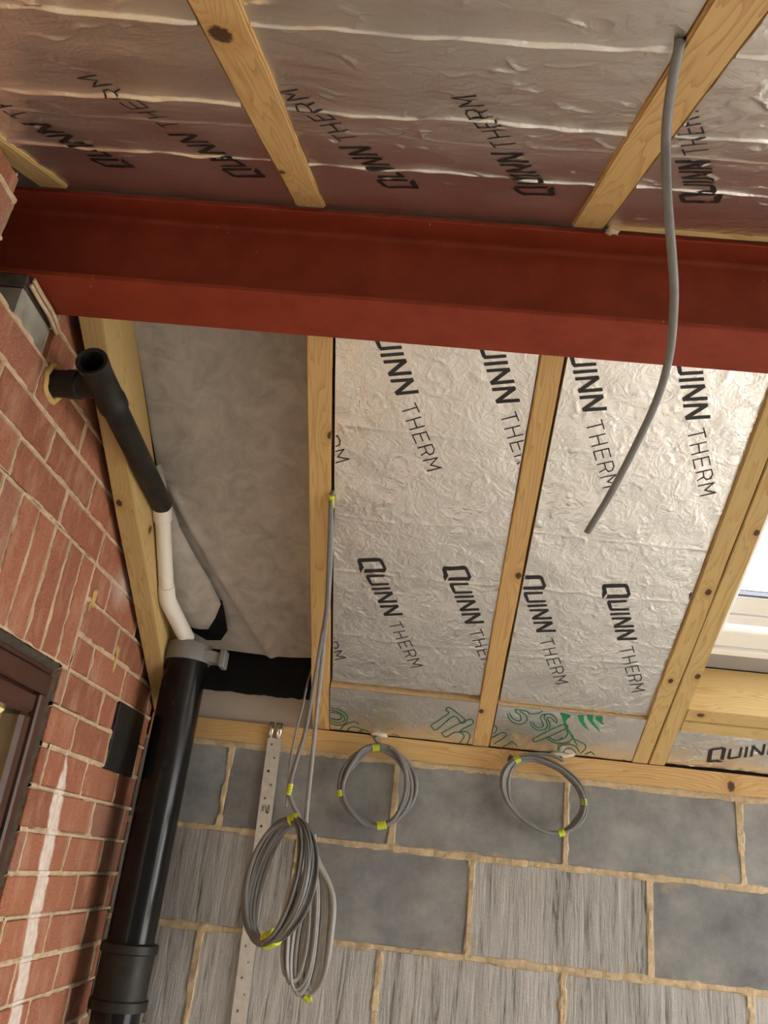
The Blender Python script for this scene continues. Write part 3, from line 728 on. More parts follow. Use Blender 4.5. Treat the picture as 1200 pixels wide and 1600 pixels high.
GB = [[(0.2608, 0.1463), (0.2699, 0.1252), (0.2886, 0.11), (0.3069, 0.113), (0.314, 0.1292), (0.308, 0.1476), (0.2917, 0.161)], [(0.2664, 0.1505), (0.2751, 0.1325), (0.291, 0.1221), (0.2985, 0.1279), (0.2939, 0.1453), (0.2821, 0.1562), (0.2793, 0.1672)], [(0.2793, 0.1672), (0.3077, 0.1636), (0.3173, 0.1542), (0.3371, 0.1588), (0.3476, 0.17)], [(0.3239, 0.1243), (0.3308, 0.1058), (0.3476, 0.092), (0.3636, 0.096), (0.3701, 0.1123), (0.3642, 0.1309), (0.3556, 0.1457), (0.3596, 0.1592), (0.374, 0.1584), (0.3892, 0.1415), (0.3891, 0.1298), (0.3716, 0.1483), (0.3643, 0.1426), (0.375, 0.1229), (0.3755, 0.1)], [(0.3304, 0.1221), (0.339, 0.1071), (0.3501, 0.1024), (0.3594, 0.1092), (0.3546, 0.1261), (0.3473, 0.1411), (0.3501, 0.1545), (0.3596, 0.1592)], [(0.3409, 0.054), (0.4047, 0.1233), (0.4173, 0.1103), (0.353, 0.0438), (0.3409, 0.054)], [(0.4167, 0.1135), (0.4259, 0.0919), (0.4206, 0.0675), (0.3993, 0.0571), (0.3808, 0.0675)], [(0.4311, 0.0908), (0.4426, 0.078), (0.4334, 0.0548), (0.4057, 0.0446), (0.3778, 0.0602)], [(0.4144, 0.0186), (0.4156, 0.036), (0.4349, 0.0462), (0.4572, 0.0397), (0.4697, 0.0178)], [(0.443, 0.0713), (0.4751, 0.0565), (0.4829, 0.0373), (0.4747, 0.0138)], [(0.4285, 0.0106), (0.4323, 0.0251), (0.4463, 0.0296), (0.4619, 0.0143)], [(0.4874, 0.0139), (0.5001, 0.0251), (0.5103, 0.0158)], [(0.2336, 0.0929), (0.2422, 0.0811), (0.2402, 0.064), (0.231, 0.0523)], [(0.231, 0.0353), (0.2569, 0.0654), (0.2709, 0.0556), (0.2439, 0.0169)], [(0.2667, 0.0069), (0.2885, 0.0348), (0.3036, 0.0188)]]
GF = [[(0.3923, 0.1709), (0.4217, 0.1661), (0.4117, 0.142), (0.4233, 0.1113), (0.4627, 0.0441), (0.4553, 0.0497), (0.4153, 0.1165)], [(0.4375, 0.1687), (0.4525, 0.1712), (0.458, 0.1464), (0.4774, 0.1138), (0.4622, 0.1243), (0.4455, 0.1476)], [(0.4594, 0.171), (0.4763, 0.1738), (0.4791, 0.1531), (0.5111, 0.1062), (0.4854, 0.1315), (0.4667, 0.1543)], [(0.481, 0.1707), (0.5011, 0.1715), (0.5041, 0.1508), (0.5106, 0.1389), (0.4988, 0.1467), (0.4864, 0.1575)]]

def strokes(lines, w):
    out = []
    for l in lines:
        for (x0, y0), (x1, y1) in zip(l[:-1], l[1:]):
            dx, dy = x1-x0, y1-y0; d = math.hypot(dx, dy) or 1; dx, dy = dx/d, dy/d
            e = w*0.45; nx, ny = -dy*w/2, dx*w/2
            out.append([(x0-dx*e+nx, y0-dy*e+ny), (x0-dx*e-nx, y0-dy*e-ny), (x1+dx*e-nx, y1+dy*e-ny), (x1+dx*e+nx, y1+dy*e+ny)])
    return out
def smooth2(lines, per=4):
    out = []
    for l in lines:
        if len(l) < 4: out.append(l); continue
        out.append([(p.x, p.y) for p in crom([Vector((x, y, 0)) for x, y in l], per)])
    return out
LOGO = LQ + strokes(LT, 0.0026)

class Board:
    def __init__(s, label, fr, x0, x1, s0, s1, o, seed, lines=(), n_ridge=200, amp=0.0009, mt=None, rl=1.0, step=0.003, sstep=None, sdet=None, group='foil faced insulation boards', thick=0.07, side=0.0):
        s.fr, s.x0, s.x1, s.s0, s.s1, s.o = fr, x0, x1, s0, s1, o
        s.step = step; s.root = empty('insulation_board', fr((x0+x1)/2, (s0+s1)/2, o)); tag(s.root, label, 'insulation board', group)
        rg = np.random.default_rng(seed)
        xs = np.linspace(x0, x1, max(2, int((x1-x0)/step)+1)); ss = np.linspace(s0, s1, max(2, int((s1-s0)/(sstep or step))+1))
        s.xs, s.ss = xs, ss; H = np.zeros((len(ss), len(xs)))
        hs, hx = ss[1]-ss[0], xs[1]-xs[0]
        def splat(x, y, sig, a):
            k = int(3*sig/hs)+1; kx = int(3*sig/hx)+1
            i = int(round((y-s0)/hs)); j = int(round((x-x0)/hx))
            i0, i1, j0, j1 = max(0, i-k), min(len(ss), i+k+1), max(0, j-kx), min(len(xs), j+kx+1)
            if i0 >= i1 or j0 >= j1: return
            g = a*np.exp(-(((ss[i0:i1]-y)**2)[:, None]+((xs[j0:j1]-x)**2)[None, :])/(2*sig*sig))
            H[i0:i1, j0:j1] = np.maximum(H[i0:i1, j0:j1], g)
        for _ in range(n_ridge):
            x = rg.uniform(x0, x1); y = rg.uniform(s0, s1); th = rg.uniform(0, 2*math.pi); ln = rg.uniform(0.012, 0.05)*rl; a = amp*rg.uniform(0.3, 1.0)**1.5*1.3
            sig = rg.uniform(0.0015, 0.0028); n = int(ln/0.002)
            for k in range(n):
                f = math.sin(math.pi*(k+.5)/n)
                splat(x, y, sig, a*f); th += rg.normal(0, 0.28); x += 0.002*math.cos(th); y += 0.002*math.sin(th)
        for (ly, a, sig) in lines:
            w1 = vnoise((1, len(xs)), 14, rg)[0]*0.004 + vnoise((1, len(xs)), 45, rg)[0]*0.006
            am = 0.75+0.35*vnoise((1, len(xs)), 10, rg)[0]
            d = ss[:, None]-(ly+w1)[None, :]
            H = np.maximum(H, (a*am)[None, :]*np.exp(-d*d/(2*sig*sig)))
        H += 0.0011*vnoise(H.shape, 22, rg) + 0.0004*vnoise(H.shape, 7, rg)
        s.H = H
        V = [fr(xs[j], ss[i], o-H[i, j]) for i in range(len(ss)) for j in range(len(xs))]
        fc = mk('foil_face', V, grid_faces(len(ss), len(xs)), mt or M_FOIL, s.root, True)
        m = MB(); m.box(x0, x1, s0, s1, o+0.0015, o+thick, fr); m.build('foam_core', M_FOAM, s.root)
    def h(s, x, y):
        fi = min(max((y-s.s0)/(s.ss[1]-s.ss[0]), 0), len(s.ss)-1.001); fj = min(max((x-s.x0)/(s.xs[1]-s.xs[0]), 0), len(s.xs)-1.001)
        i, j = int(fi), int(fj); a, b = fi-i, fj-j; H = s.H
        return (H[i, j]*(1-b)+H[i, j+1]*b)*(1-a)+(H[i+1, j]*(1-b)+H[i+1, j+1]*b)*a
    def printing(s, polys, tf, mt, label, lift=0.0007):
        bm = bmesh.new()
        for pl in polys:
            q = [tf(x, y) for x, y in pl]
            try: bm.faces.new([bm.verts.new((x, y, 0)) for x, y in q])
            except ValueError: pass
        bmesh.ops.triangulate(bm, faces=bm.faces)
        e = 0.002
        def cut(co, no, clear):
            bmesh.ops.bisect_plane(bm, geom=bm.verts[:]+bm.edges[:]+bm.faces[:], plane_co=co, plane_no=no, clear_outer=clear, dist=1e-6)
        cut((s.x0+e, 0, 0), (-1, 0, 0), True); cut((s.x1-e, 0, 0), (1, 0, 0), True); cut((0, s.s0+e, 0), (0, -1, 0), True); cut((0, s.s1-e, 0), (0, 1, 0), True)
        if not bm.faces: bm.free(); return
        xs = [v.co.x for v in bm.verts]; ys = [v.co.y for v in bm.verts]; st = 0.0045
        x = min(xs)+st
        while x < max(xs): cut((x, 0, 0), (1, 0, 0), False); x += st
        y = min(ys)+st
        while y < max(ys): cut((0, y, 0), (0, 1, 0), False); y += st
        for v in bm.verts: v.co.z = 0
        bm.verts.index_update()
        V = [s.fr(v.co.x, v.co.y, s.o - s.h(v.co.x, v.co.y) - lift) for v in bm.verts]
        F = [[v.index for v in f.verts] for f in bm.faces]; bm.free()
        o = mk('printed_lettering', V, F, mt, s.root, True); o['label'] = label
def far_tf(ax, ay): return lambda x, y: (ax+x, ay+y)
def near_tf(kx, ky): return lambda x, y: (kx+0.143-x, ky-0.611-y)
FL = [(0.575, 0.0010, 0.0022), (0.735, 0.0009, 0.0022), (0.36, 0.0008, 0.003), (0.96, 0.0008, 0.0022)]
LAB = 'black slanting QUINN THERM print'
A = Board('large foil board with two columns of black print, next to the grey membrane bay', FAR, -0.1965, 0.1855, 0.190, 1.25, 0.012, 21, FL, 330, 0.0010)
for ax, ay in [(-.143, .611), (.051, .611), (-.337, .611), (-.147, 1.213), (.049, 1.213), (-.340, 1.213)]: A.printing(LOGO, far_tf(ax, ay), M_PRINT, LAB)
B = Board('large foil board between the knotty rafter and the doubled rafter', FAR, 0.2375, 0.6120, 0.180, 1.25, 0.010, 22, FL, 380, 0.0011)
for ax, ay in [(.411, .607), (.221, .607), (.411, 1.214), (.2155, 1.213), (.605, .607), (.03, .607)]: B.printing(LOGO, far_tf(ax, ay), M_PRINT, LAB)
C_ = Board('narrow foil offcut with green outlined letters, above the left wall coil', FAR, -0.2005, 0.1860, 0.004, 0.178, 0.000, 23, (), 30, 0.0009)
C_.printing(strokes(smooth2(GA), 0.0030), far_tf(0, 0), M_GREEN, 'dark green outlined letters')
D_ = Board('narrow foil offcut with green letters and claw marks, above the right wall coil', FAR, 0.2335, 0.6110, 0.004, 0.176, 0.001, 24, (), 30, 0.0009)
D_.printing(strokes(smooth2(GB), 0.0030), far_tf(0, 0), M_GREEN, 'dark green outlined letters')
D_.printing(GF, far_tf(0, 0), M_GREENF, 'solid green claw marks', 0.0011)
E_ = Board('low foil strip below the skylight trimmers with sideways print', FAR, 0.7010, 1.4980, 0.008, 0.146, 0.004, 25, (), 110, 0.0013)
E_.printing(LOGO, lambda x, y: (0.805-y, 0.029+x), M_PRINT, 'black slanting QUINN THERM print')
Fb = Board('far slope foil board past the skylight', FAR, 1.55, 1.998, 0.004, 1.25, 0.008, 26, (), 120, 0.0010, step=0.006)
Gb = Board('far slope foil board at the open end', FAR, 2.047, 2.68, 0.004, 1.25, 0.008, 27, (), 120, 0.0010, step=0.006)
NLN = [(0.628, 0.0052, 0.0022), (0.420, 0.0052, 0.0020), (0.216, 0.0046, 0.0018), (0.345, 0.0013, 0.0026), (0.135, 0.0011, 0.0022)]
NA = Board('dark reflecting foil board above the beam, nearest the brick wall', NEAR, -0.699, -0.284, -0.016, 0.80, 0.006, 31, NLN, 60, 0.0022, M_FOILN, rl=2.0, sstep=0.0014)
for k in [(-.451, .749), (-.668, .750), (-.885, .750)]: NA.printing(LOGO, near_tf(*k), M_PRINT, LAB)
NB = Board('foil board above the middle of the beam', NEAR, -0.2265, 0.2105, -0.016, 0.80, 0.006, 32, NLN, 170, 0.0024, M_FOILN, rl=1.4, sstep=0.0014)
for k in [(.017, .766), (-.200, .750)]: NB.printing(LOGO, near_tf(*k), M_PRINT, LAB)
NB.printing(LOGO, near_tf(.267, .788), M_PRINT, LAB)
NC = Board('foil board above the beam behind the hanging cable', NEAR, 0.2705, 0.689, 0.010, 0.80, 0.006, 33, NLN, 170, 0.0024, M_FOILN, rl=1.4, sstep=0.0014)
for k in [(.267, .788), (.484, .80)]: NC.printing(LOGO, near_tf(*k), M_PRINT, LAB)
for i, (a, b) in enumerate([(0.742, 1.178), (1.232, 1.70), (1.702, 2.68)]):
    Board(['near slope foil board right of the cable board', 'near slope foil board beside the open end', 'last near slope foil board at the open end'][i], NEAR, a, b, 0.018, 2.25, 0.006, 34+i, NLN, 120, 0.0014, M_FOILN, step=0.008)
for i, (a, b) in enumerate([(-0.699, -0.284), (-0.2265, 0.2105), (0.2705, 0.689)]):
    Board(['lower near slope foil board overhead by the brick wall', 'lower near slope foil board directly overhead', 'lower near slope foil board overhead on the right'][i], NEAR, a, b, 0.803, 2.25, 0.006, 44+i, NLN, 60, 0.0014, M_FOILN, step=0.008)
# thin yellowish batten on top of the beam, right of the cable rafter
timber('batten', 'thin yellowish batten along the top edge of the beam', 'batten', NEAR(0.275, 0.008, 0.004), Matrix(((1, 0, 0), (0, cN, sN), (0, sN, cN))) if False else TM, 0.415, -0.006, 0.004, -0.004, 0.03, M_PINEY, ((9, 9, 9),)*2, 51)

# ------------------------------------------------------------------ membrane bay
mem = empty('breather_membrane', FAR(-0.44, 0.6, 0.15)); tag(mem, 'grey felt roofing membrane sagging in the bay beside the brick wall', 'membrane')
rg = np.random.default_rng(17)
xs = np.linspace(-0.642, -0.2475, 60); ss = np.linspace(0.112, 1.27, 150)
H = 0.006*vnoise((150, 60), 24, rg) + 0.0025*vnoise((150, 60), 9, rg)
V = []
for i, s_ in enumerate(ss):
    for j, x in enumerate(xs):
        sag = 0.012*math.sin(math.pi*(x+0.642)/0.3945)
        # diagonal tension fold towards the pipe
        dl = (x+0.60) - (0.62-s_)*0.42
        fold = 0.010*math.exp(-(dl/0.012)**2)*(1 if 0.05 < s_ < 0.66 else 0)
        V.append(FAR(x, s_, 0.155 - sag - H[i, j] - fold))
mk('sheet', V, grid_faces(150, 60), M_FELT, mem, True)
# loose flap hanging over the pipe
fl = [((-.640, .74, .125), (-.622, .74, .135)), ((-.640, .64, .120), (-.612, .645, .134)), ((-.640, .55, .115), (-.595, .555, .132)), ((-.640, .46, .112), (-.565, .47, .130)), ((-.640, .38, .110), (-.532, .39, .128)), ((-.640, .32, .108), (-.508, .318, .122)), ((-.632, .285, .108), (-.525, .272, .114)), ((-.618, .255, .106), (-.546, .233, .108))]
V = []; nw = 9
for i, (a, b) in enumerate(fl):
    for j in range(nw):
        t = j/(nw-1); x = a[0]+(b[0]-a[0])*t; s_ = a[1]+(b[1]-a[1])*t; o = a[2]+(b[2]-a[2])*t - 0.010*math.sin(math.pi*t)
        V.append(FAR(x, s_, o))
fo = mk('loose_flap', V, grid_faces(len(fl), nw), M_FELT, mem, True)
sd = fo.modifiers.new('thickness', 'SOLIDIFY'); sd.thickness = 0.0015
# black torn underlay behind the flap, black felt strip and pale board at the eaves
hp_ = [(-.635,.27),(-.56,.245),(-.53,.285),(-.507,.33),(-.502,.29),(-.499,.215),(-.52,.175),(-.56,.17),(-.60,.20),(-.635,.235)]
m = MB(); m.add([FAR(x, y, .127) for x, y in hp_], [tuple(range(len(hp_)))])
o = m.build('torn_hole', M_DPC, mem); sd = o.modifiers.new('thickness', 'SOLIDIFY'); sd.thickness = 0.002
m = MB(); n = 40; rr_ = random.Random(2)
for i in range(n+1):
    x = -0.64 + 0.392*i/n
    m.v += [P(x, 2.300, 0.412+rr_.uniform(-.002, .002)), P(x, 2.304, 0.47), P(x, 2.310, 0.60)]
for i in range(n):
    for j in range(2): q = i*3+j; m.f.append((q, q+3, q+4, q+1))
o = m.build('felt_strip', M_DPC); tag(o, 'black felt strip at the eaves behind the soil pipe', 'felt strip')
sd = o.modifiers.new('thickness', 'SOLIDIFY'); sd.thickness = 0.003
m = MB(); m.box(-0.64, -0.2505, 2.312, 2.324, 0.3365, 0.43); o = m.build('eaves_board', M_SOFFIT, bevel=0.001)
tag(o, 'off-white eaves board standing on the wall plate beside the soil pipe', 'board')

# ------------------------------------------------------------------ skylight
sk = empty('window_2', FAR(1.10, 0.65, 0.15)); tag(sk, 'white framed skylight in the far roof slope', kind='structure')
def fbox(m, x0, x1, s0, s1, o0, o1): m.box(x0, x1, s0, s1, o0, o1, FAR)
X0, X1, S0, S1 = 0.742, 1.458, 0.283, 1.045
m = MB()
fbox(m, X0, X1, S0, S0+0.020, 0.150, 0.235); fbox(m, X0, X1, S0+0.020, S0+0.075, 0.163, 0.235); fbox(m, X0, X1, S1-0.05, S1, 0.150, 0.235)
fbox(m, X0, X0+0.038, S0+.075, S1-0.05, 0.150, 0.235); fbox(m, X1-0.038, X1, S0+.075, S1-0.05, 0.150, 0.235)
m.build('frame', M_UPVC, sk, bevel=0.003)
m = MB(); a0, a1, c0, c1 = X0+0.040, X1-0.040, S0+0.088, S1-0.055
fbox(m, a0, a1, c0, c0+0.030, 0.176, 0.225); fbox(m, a0, a1, c0+0.030, c0+0.090, 0.184, 0.225); fbox(m, a0, a1, c1-.07, c1, 0.176, 0.225); fbox(m, a0, a0+0.012, c0+.09, c1-.07, 0.176, 0.225); fbox(m, a1-0.07, a1, c0+.09, c1-.07, 0.176, 0.225)
m.build('sash', M_UPVC, sk, bevel=0.003)
m = MB(); fbox(m, a0+0.012, a1-0.07, c0+0.090, c0+0.096, 0.186, 0.205); m.build('gasket', M_GASK, sk)
m = MB(); fbox(m, a0+0.012, a1-0.07, c0+0.096, c1-.07, 0.200, 0.204); m.build('pane', M_GLASS, sk)
m = MB(); fbox(m, 0.700, 1.498, 0.234, S0+0.004, 0.152, 0.172); m.build('lining', M_LEDGE, sk)

# ------------------------------------------------------------------ soil pipe
SX, SY = -0.588, 2.165
soil = empty('soil_pipe', P(SX, SY, -EYE)); tag(soil, 'thick black plastic soil pipe standing in the wall corner', 'pipe')
m = MB(); m.lathe(P(SX, SY, 0), (0, 0, 1), [(-EYE, .055), (-.205, .055)], 40); m.lathe(P(SX, SY, 0), (0, 0, 1), [(-.206, .055), (.470, .055)], 40); m.build('pipe', M_PVC, soil, auto=True)
m = MB(); m.lathe(P(SX, SY, 0), (0, 0, 1), [(-.345, .0555), (-.345, .066), (-.325, .066), (-.322, .0605), (-.232, .0605), (-.229, .066), (-.212, .066), (-.208, .0555)], 40, False); m.build('coupler', M_PVCD, soil, auto=True)
m = MB(); m.lathe(P(SX, SY, 0), (0, 0, 1), [(.452, .0555), (.452, .0605), (.488, .0605), (.500, .056), (.506, .040), (.508, .022)], 40); m.build('boss_cap', M_GPVC, soil, auto=True)
m = MB(); m.hexa([P(SX+.035, SY-.040, .455), P(SX+.092, SY-.022, .455), P(SX+.092, SY+.012, .455), P(SX+.035, SY+.03, .455), P(SX+.035, SY-.040, .488), P(SX+.092, SY-.022, .483), P(SX+.092, SY+.012, .483), P(SX+.035, SY+.03, .488)])
m.box(SX+.088, SX+.104, SY-.030, SY+.018, .445, .492); m.build('clamp_lug', M_GPVC, soil, bevel=0.003)

# white waste pipe: socket, 45 degree run and elbow into the boss
wp = empty('white_waste_pipe', P(-0.612, 2.0, 0.5)); tag(wp, 'white plastic waste pipe running down into the soil pipe cap', 'pipe')
p0, p1, p2 = P(-.620, 1.782, .742), P(-.621, 1.985, .566), P(-.594, 2.135, .510)
d1 = (p1-p0).normalized(); d2 = (p2-p1).normalized()
m = MB(); m.lathe(p0+d1*.02, d1, [(0, .0185), ((p1-p0).length-.03, .0185)], 28); m.build('pipe', M_WPVC, wp, auto=True)
m = MB(); m.lathe(p0, d1, [(0, .0195), (.012, .0225), (.045, .0225), (.050, .0190)], 28); m.build('socket', M_WPVC, wp, auto=True)
el = [p1-d1*.040, p1-d1*.022] + crom([p1-d1*.022, p1-d1*.004+d2*.004, p1+d2*.022], 6)[1:] + [p2]
m = MB(); m.sweep(el, .042, .042, 28, Vector((1, 0, 0))); m.build('elbow', M_WPVC, wp, auto=True)

# black waste pipe with a tee into the brick wall
bp = empty('black_waste_pipe', P(-.62, 1.5, .74)); tag(bp, 'dusty black waste pipe with an open tee, coming out of the brick wall', 'pipe')
t0, t1 = P(-.612, 1.248, .772), P(-.620, 1.800, .738)
dp = (t1-t0).normalized()
m = MB(); m.lathe(t0+dp*.09, dp, [(0, .0245), ((t1-t0).length-.105, .0245)], 32); m.build('pipe', M_PVCD, bp, auto=True)
m = MB(); m.lathe(t0, dp, [(.050, .0205), (-.012, .0215), (-.014, .0285), (.006, .0285), (.009, .0270), (.100, .0270), (.103, .0290), (.128, .0290), (.131, .0250)], 32, False); m.lathe(t0, dp, [(.048, .0206), (.0485, .0206)], 32); m.build('tee_body', M_PVCD, bp, auto=True)
wl_pt = WL(1.318, 0.768, -0.01); st_pt = t0+dp*.062
ds = (wl_pt-st_pt).normalized()
m = MB(); m.lathe(st_pt, ds, [(.012, .0245), (.046, .0245), (.047, .0275), (.066, .0275), (.067, .0255), ((wl_pt-st_pt).length, .0255)], 32); m.build('tee_stub', M_PVCD, bp, auto=True)
# filler round the hole
m = MB(); rr_ = random.Random(6); pts = []
for i in range(18):
    a = 2*math.pi*i/18; rd = 0.030+rr_.uniform(-.003, .004)
    pts.append(WL(1.318+rd*math.cos(a)*1.05, 0.768+rd*math.sin(a)*1.05, 0.001))
m.sweep(pts, .014, .010, 8, Vector((1, 0, 0)), closed=True); m.build('filler_ring', M_YFOAM, bp, smooth=True)

# black slate patch, dabs of filler on the brickwork
m = MB(); wbox(m, 2.032, 2.234, 0.155, 0.314, -.02, 0.0065); o = m.build('slate_patch', M_SLATE, bevel=0.0015)
tag(o, 'black rectangular patch let into the brick wall beside the soil pipe', 'wall patch')
def dab(name, label, mt, c, size, seed, cat='filler'):
    bm = bmesh.new(); bmesh.ops.create_icosphere(bm, subdivisions=2, radius=1.0); r = random.Random(seed)
    for v in bm.verts:
        k = 1+r.uniform(-.55, .35); v.co = Vector((v.co.x*size[0]*k, v.co.y*size[1]*k, v.co.z*size[2]*k))
    me = bpy.data.meshes.new(name); bm.to_mesh(me); bm.free(); me.materials.append(mt)
    for p in me.polygons: p.use_smooth = True
    o = link(name, me); o.location = c; return tag(o, label, cat)
dab('filler_dab', 'yellowish dab of filler at the end of the soldier bricks', M_YFOAM, WL(1.735, .478, 0.001), (.004, .016, .030), 1)
dab('filler_dab', 'yellowish dab of filler beside the rafter foot on the brick wall', M_YFOAM, WL(1.945, .40, 0.001), (.004, .010, .030), 2)
dab('foam_blob', 'whitish expanding foam where the right wall coil enters the roof', M_PUFOAM, FAR(.425, .006, -.004), (.030, .008, .008), 3, 'foam')
dab('foam_blob', 'whitish expanding foam where the left wall coil enters the roof', M_PUFOAM, FAR(-.068, .006, -.003), (.022, .006, .006), 4, 'foam')
dab('foam_blob', 'scrap of white foam beside the cable rafter on the beam', M_PUFOAM, NEAR(.282, .010, -.004), (.012, .006, .006), 5, 'foam')

# ------------------------------------------------------------------ strap
sp = empty('fixing_strap', P(-.345, 2.288, -.45)); tag(sp, 'pale perforated metal strap running up the block wall behind the cable hank', 'strap')
hw = 0.0185; zt0, zt1 = 0.300, -0.75; cell = 0.0345
V = []; F = []
def sxx(z): return -0.345 + (0.296-z)*0.026
zz = zt0; k = 0
while zz > zt1:
    off = 0.007*(1 if k % 2 else -1); cz = zz-cell/2; rad = 0.0034
    sq = [(-hw, cell/2), (0, cell/2), (hw, cell/2), (hw, 0), (hw, -cell/2), (0, -cell/2), (-hw, -cell/2), (-hw, 0)]
    base = len(V)
    for (a, b) in sq: V.append(P(sxx(cz+b)+a, 2.2905, cz+b))
    for (a, b) in sq:
        th = math.atan2(b/cell*2, a/hw); V.append(P(sxx(cz)+off*.8+rad*math.cos(th), 2.2905, cz+rad*math.sin(th)))
    for j in range(8): F.append((base+j, base+(j+1) % 8, base+8+(j+1) % 8, base+8+j))
    zz -= cell; k += 1
o = mk('strip', V, F, M_ZINC, sp); md = o.modifiers.new('thickness', 'SOLIDIFY'); md.thickness = 0.0022
m = MB()
for dx, w in ((-.012, .013), (.009, .017)):
    m.sweep([P(-.3475+dx+.001, 2.288, .298), P(-.348+dx+.002, 2.2865, .318), P(-.348+dx+.002, 2.2865, .340)], w, .006, 10, Vector((0, 1, 0)))
m.build('bent_end', M_CHROME, sp, smooth=True)
m = MB()
for (xa_, za_, xb_, zb_) in [(-.352, .128, -.345, .112), (-.345, .128, -.352, .110), (-.342, .127, -.338, .110), (-.338, .110, -.333, .130), (-.333, .130, -.331, .112)]:
    m.sweep([P(xa_, 2.2876, za_), P((xa_+xb_)/2+.0004, 2.2876, (za_+zb_)/2), P(xb_, 2.2876, zb_)], .0016, .0006, 6, Vector((0, 1, 0)))
m.build('marker_scribble', M_PRINT, sp)

# ------------------------------------------------------------------ cables and coils
def tape_band(parent, pts, w, h, up=Vector((0, 1, 0)), label=None):
    m = MB(); m.sweep(pts, w, h, 14, up); o = m.build('tape', M_TAPE, parent, auto=True)
    # darker wrap lines
    m = MB(); n = len(pts)
    for t in (0.25, 0.5, 0.75):
        i = t*(n-1); a = Vector(pts[int(i)]).lerp(Vector(pts[min(int(i)+1, n-1)]), i-int(i)); d = (Vector(pts[-1])-Vector(pts[0])).normalized()
        m.sweep([a-d*.0007, a+d*.0007], w*1.03, h*1.03, 14, up)
    m.build('wrap_line', M_TAPE2, o, auto=True); return o

def coil(label, c, rx, rz, turns, rot, seed, tapes, lead, dy=0.014):
    """coil of flat cable lying against the block wall"""
    root = empty('cable_coil', P(c[0], c[1], c[2]-rz)); tag(root, label, 'cable coil', 'small coils on the block wall')
    r = random.Random(seed); pts = [Vector(p) for p in lead]
    ks = []
    for t in range(turns):
        ks.append((r.uniform(-.024, .007), r.uniform(-.016, .006), r.uniform(-.006, .006), r.uniform(-.006, .006), r.uniform(-dy, dy)))
    n = 26
    for t in range(turns):
        for i in range(n):
            a = math.pi/2 + 2*math.pi*i/n; f = i/n
            k0 = ks[t]; k1 = ks[min(t+1, turns-1)]
            ex, ez, ox, oz, oy = [k0[q]+(k1[q]-k0[q])*f for q in range(5)]
            # turns gather together at the taped top and spread elsewhere
            g = min([1.0]+[0.50+0.50*min(1.0, max(0.0, (abs((math.degrees(a)-tp[0]+180) % 360-180)-8)/38)) for tp in tapes])
            x = (rx+ex*g)*math.cos(a)+ox*g; z = (rz+ez*g)*math.sin(a)+oz*g
            pts.append(P(c[0]+x*math.cos(rot)-z*math.sin(rot), c[1]-oy*g, c[2]+x*math.sin(rot)+z*math.cos(rot)))
    m = MB(); m.sweep(crom(pts, 3), .0105, .0066, 8, Vector((0, 1, 0)))
    m.build('cable', M_CABLE, root, smooth=True)
    for (ang, w, ln) in tapes:
        ps = []
        for q in range(5):
            a = math.radians(ang) + (q-2)*ln/4/max(rx, .05)
            x = (rx-.0035)*math.cos(a); z = (rz-.0025)*math.sin(a)
            ps.append(P(c[0]+x*math.cos(rot)-z*math.sin(rot), c[1], c[2]+x*math.sin(rot)+z*math.cos(rot)))
        tape_band(root, ps, w, w*1.0)
    return root
coil('round coil of grey cable on the block wall, left of the two wall coils', (-.058, 2.268, .204), .100, .100, 6, 0.0, 3, [(97, .021, .019), (-76, .021, .024), (197, .019, .016)],
     [FAR(-.068, .012, .02), FAR(-.069, .004, -.006), P(-.075, 2.275, .322)])
coil('tilted coil of grey cable on the block wall, right of the two', (.374, 2.266, .229), .113, .095, 6, -0.42, 5, [(152, .019, .018), (22, .017, .018), (-42, .019, .017)],
     [FAR(.43, .012, .02), FAR(.425, .004, -.006), P(.42, 2.268, .318)])

# big loop of cable hanging from the rafter
big = empty('hanging_cable_coil', P(-.25, 2.05, -.18)); tag(big, 'large dangling bundle loop of grey cable tied with tape, left of the long hank', 'cable coil')
r = random.Random(8); pts = []
cA1 = [FAR(-.200, .80, .010), FAR(-.200, .79, -.010), FAR(-.2015, .70, -.016), FAR(-.204, .60, -.018), FAR(-.2075, .48, -.022), FAR(-.220, .37, -.028), P(-.236, 2.045, .305), P(-.247, 2.05, .235), P(-.2555, 2.05, .150)]
pts += cA1
TW = 18; tilt = 0.17; ry = math.radians(56)
ct = Vector((-.2530, 2.05, -.040))
par = [(r.uniform(-.022, .012), r.uniform(-.022, .012), r.uniform(-.020, .020)) for _ in range(TW+1)]
n = 28
for t in range(TW):
    for i in range(n):
        f = i/n; a = math.pi/2 + 2*math.pi*f
        e = [par[t][q]+(par[t+1][q]-par[t][q])*f for q in range(3)]
        g = 0.30+0.70*abs(math.cos(a))
        lx = (.138+e[0])*math.cos(a)*.93; lz = (.132+e[1]*0.6)*math.sin(a); ly = e[2]*g*1.5
        x = lx*math.cos(ry)-ly*math.sin(ry); y = -lx*math.sin(ry)*0.9-ly*math.cos(ry)
        x2 = x*math.cos(tilt)+lz*math.sin(tilt); z2 = -x*math.sin(tilt)+lz*math.cos(tilt)
        pts.append(P(ct.x+x2, ct.y+y, ct.z+z2))
m = MB(); m.sweep(crom(pts, 3), .0100, .0062, 8, Vector((0, 1, 0))); m.build('cable', M_CABLE, big, smooth=True)
top = P(ct.x+.132*math.sin(tilt), ct.y, ct.z+.132*math.cos(tilt)); bot = P(ct.x-.132*math.sin(tilt), ct.y, ct.z-.132*math.cos(tilt))
tape_band(big, [top+Vector((-.014, .005, -.003)), top+Vector((-.004, 0, .002)), top+Vector((.002, 0, .002))], .026, .026)
tape_band(big, [bot+Vector((.016, -.010, .006)), bot+Vector((.030, -.020, .012)), bot+Vector((.040, -.028, .018))], .036, .036)
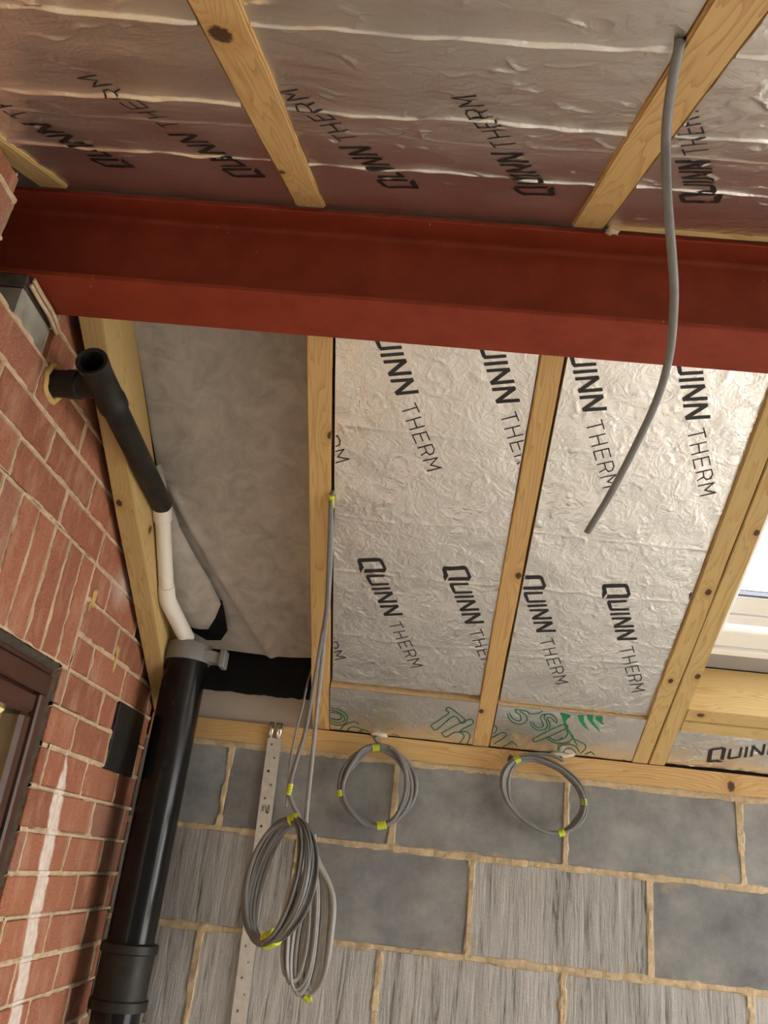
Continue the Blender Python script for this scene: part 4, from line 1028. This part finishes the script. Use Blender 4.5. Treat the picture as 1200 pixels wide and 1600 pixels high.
tape_band(big, [P(-.2545, 2.05, .168), P(-.2565, 2.05, .142)], .012, .010)
tape_band(big, [FAR(-.1995, .800, -.007), FAR(-.1998, .770, -.009)], .013, .010)

# long narrow hank beside it
hk = empty('hanging_cable_hank', P(-.17, 2.13, -.29)); tag(hk, 'long narrow hank of pale grey cable hanging against the block wall', 'cable hank')
pts = [FAR(-.202, .79, .008), FAR(-.201, .78, -.008), FAR(-.1985, .68, -.012), FAR(-.202, .56, -.015), FAR(-.207, .45, -.02), FAR(-.214, .35, -.03), P(-.2185, 2.085, .30), P(-.2165, 2.10, .20), P(-.214, 2.11, .10), P(-.208, 2.115, .05)]
r = random.Random(12)
LP = 14
for t in range(LP):
    f = t/(LP-1)
    xa = -.224+.066*f+r.uniform(-.003, .003); xb = xa+.036+r.uniform(-.006, .006); yb = 2.125+r.uniform(-.018, .018)
    zt_ = .055+r.uniform(-.012, .012); zb_ = -.278+.040*abs(f-.6)*2+r.uniform(-.006, .008)
    ya = 2.12+r.uniform(-.018, .018)
    xt = -.207+.012*f
    for (x, z, y) in [(xt-.006, zt_-.03, ya), (xa-.002, -.06, ya), (xa-.006, zb_+.10, ya), (xa, zb_+.03, ya), ((xa*.6+xb*.4), zb_, (ya+yb)/2), (xb, zb_+.028, yb), (xb+.006, zb_+.10, yb), (xb-.002, -.06, yb), (xt+.016, zt_-.045, yb), (xt+.004, zt_, (ya+yb)/2)]:
        pts.append(P(x, y, z))
m = MB(); m.sweep(crom(pts, 6), .0105, .0062, 8, Vector((0, 1, 0))); m.build('cable', M_CABLEL, hk, smooth=True)
tape_band(hk, [P(-.166, 2.118, -.272), P(-.158, 2.118, -.276), P(-.150, 2.118, -.272)], .012, .014)
tape_band(hk, [P(-.219, 2.10, -.000), P(-.2195, 2.10, -.016)], .020, .022)
# thin single cable joining the loop from behind the rafter
th = [P(-.268, 2.27, .50), P(-.2665, 2.23, .475), P(-.264, 2.17, .43), P(-.262, 2.12, .36), P(-.264, 2.08, .29), P(-.2655, 2.06, .22), P(-.2605, 2.055, .155), P(-.258, 2.05, .115)]
m = MB(); m.sweep(crom(th, 8), .0058, .0048, 8, Vector((0, 1, 0)))
o = m.build('thin_cable', M_CABLEL, smooth=True); tag(o, 'thin single grey cable in front of the black felt strip', 'cable')

# cable hanging from the near rafter
hp = [NEAR(.206, .640, .05), NEAR(.2065, .652, .010), P(.2065, .566, .770), P(.2105, .602, .765), P(.223, .663, .763), P(.235, .704, .722), P(.258, .764, .686), P(.276, .817, .666), P(.290, .887, .632), P(.289, .957, .598), P(.266, 1.07, .536), P(.245, 1.151, .496)]
m = MB(); m.sweep(crom(hp, 10), .0108, .0066, 12, Vector((0, 0, 1)))
o = m.build('hanging_cable', M_CABLE, auto=True); tag(o, 'thick grey cable end drooping from the rafter in front of the beam', 'cable')
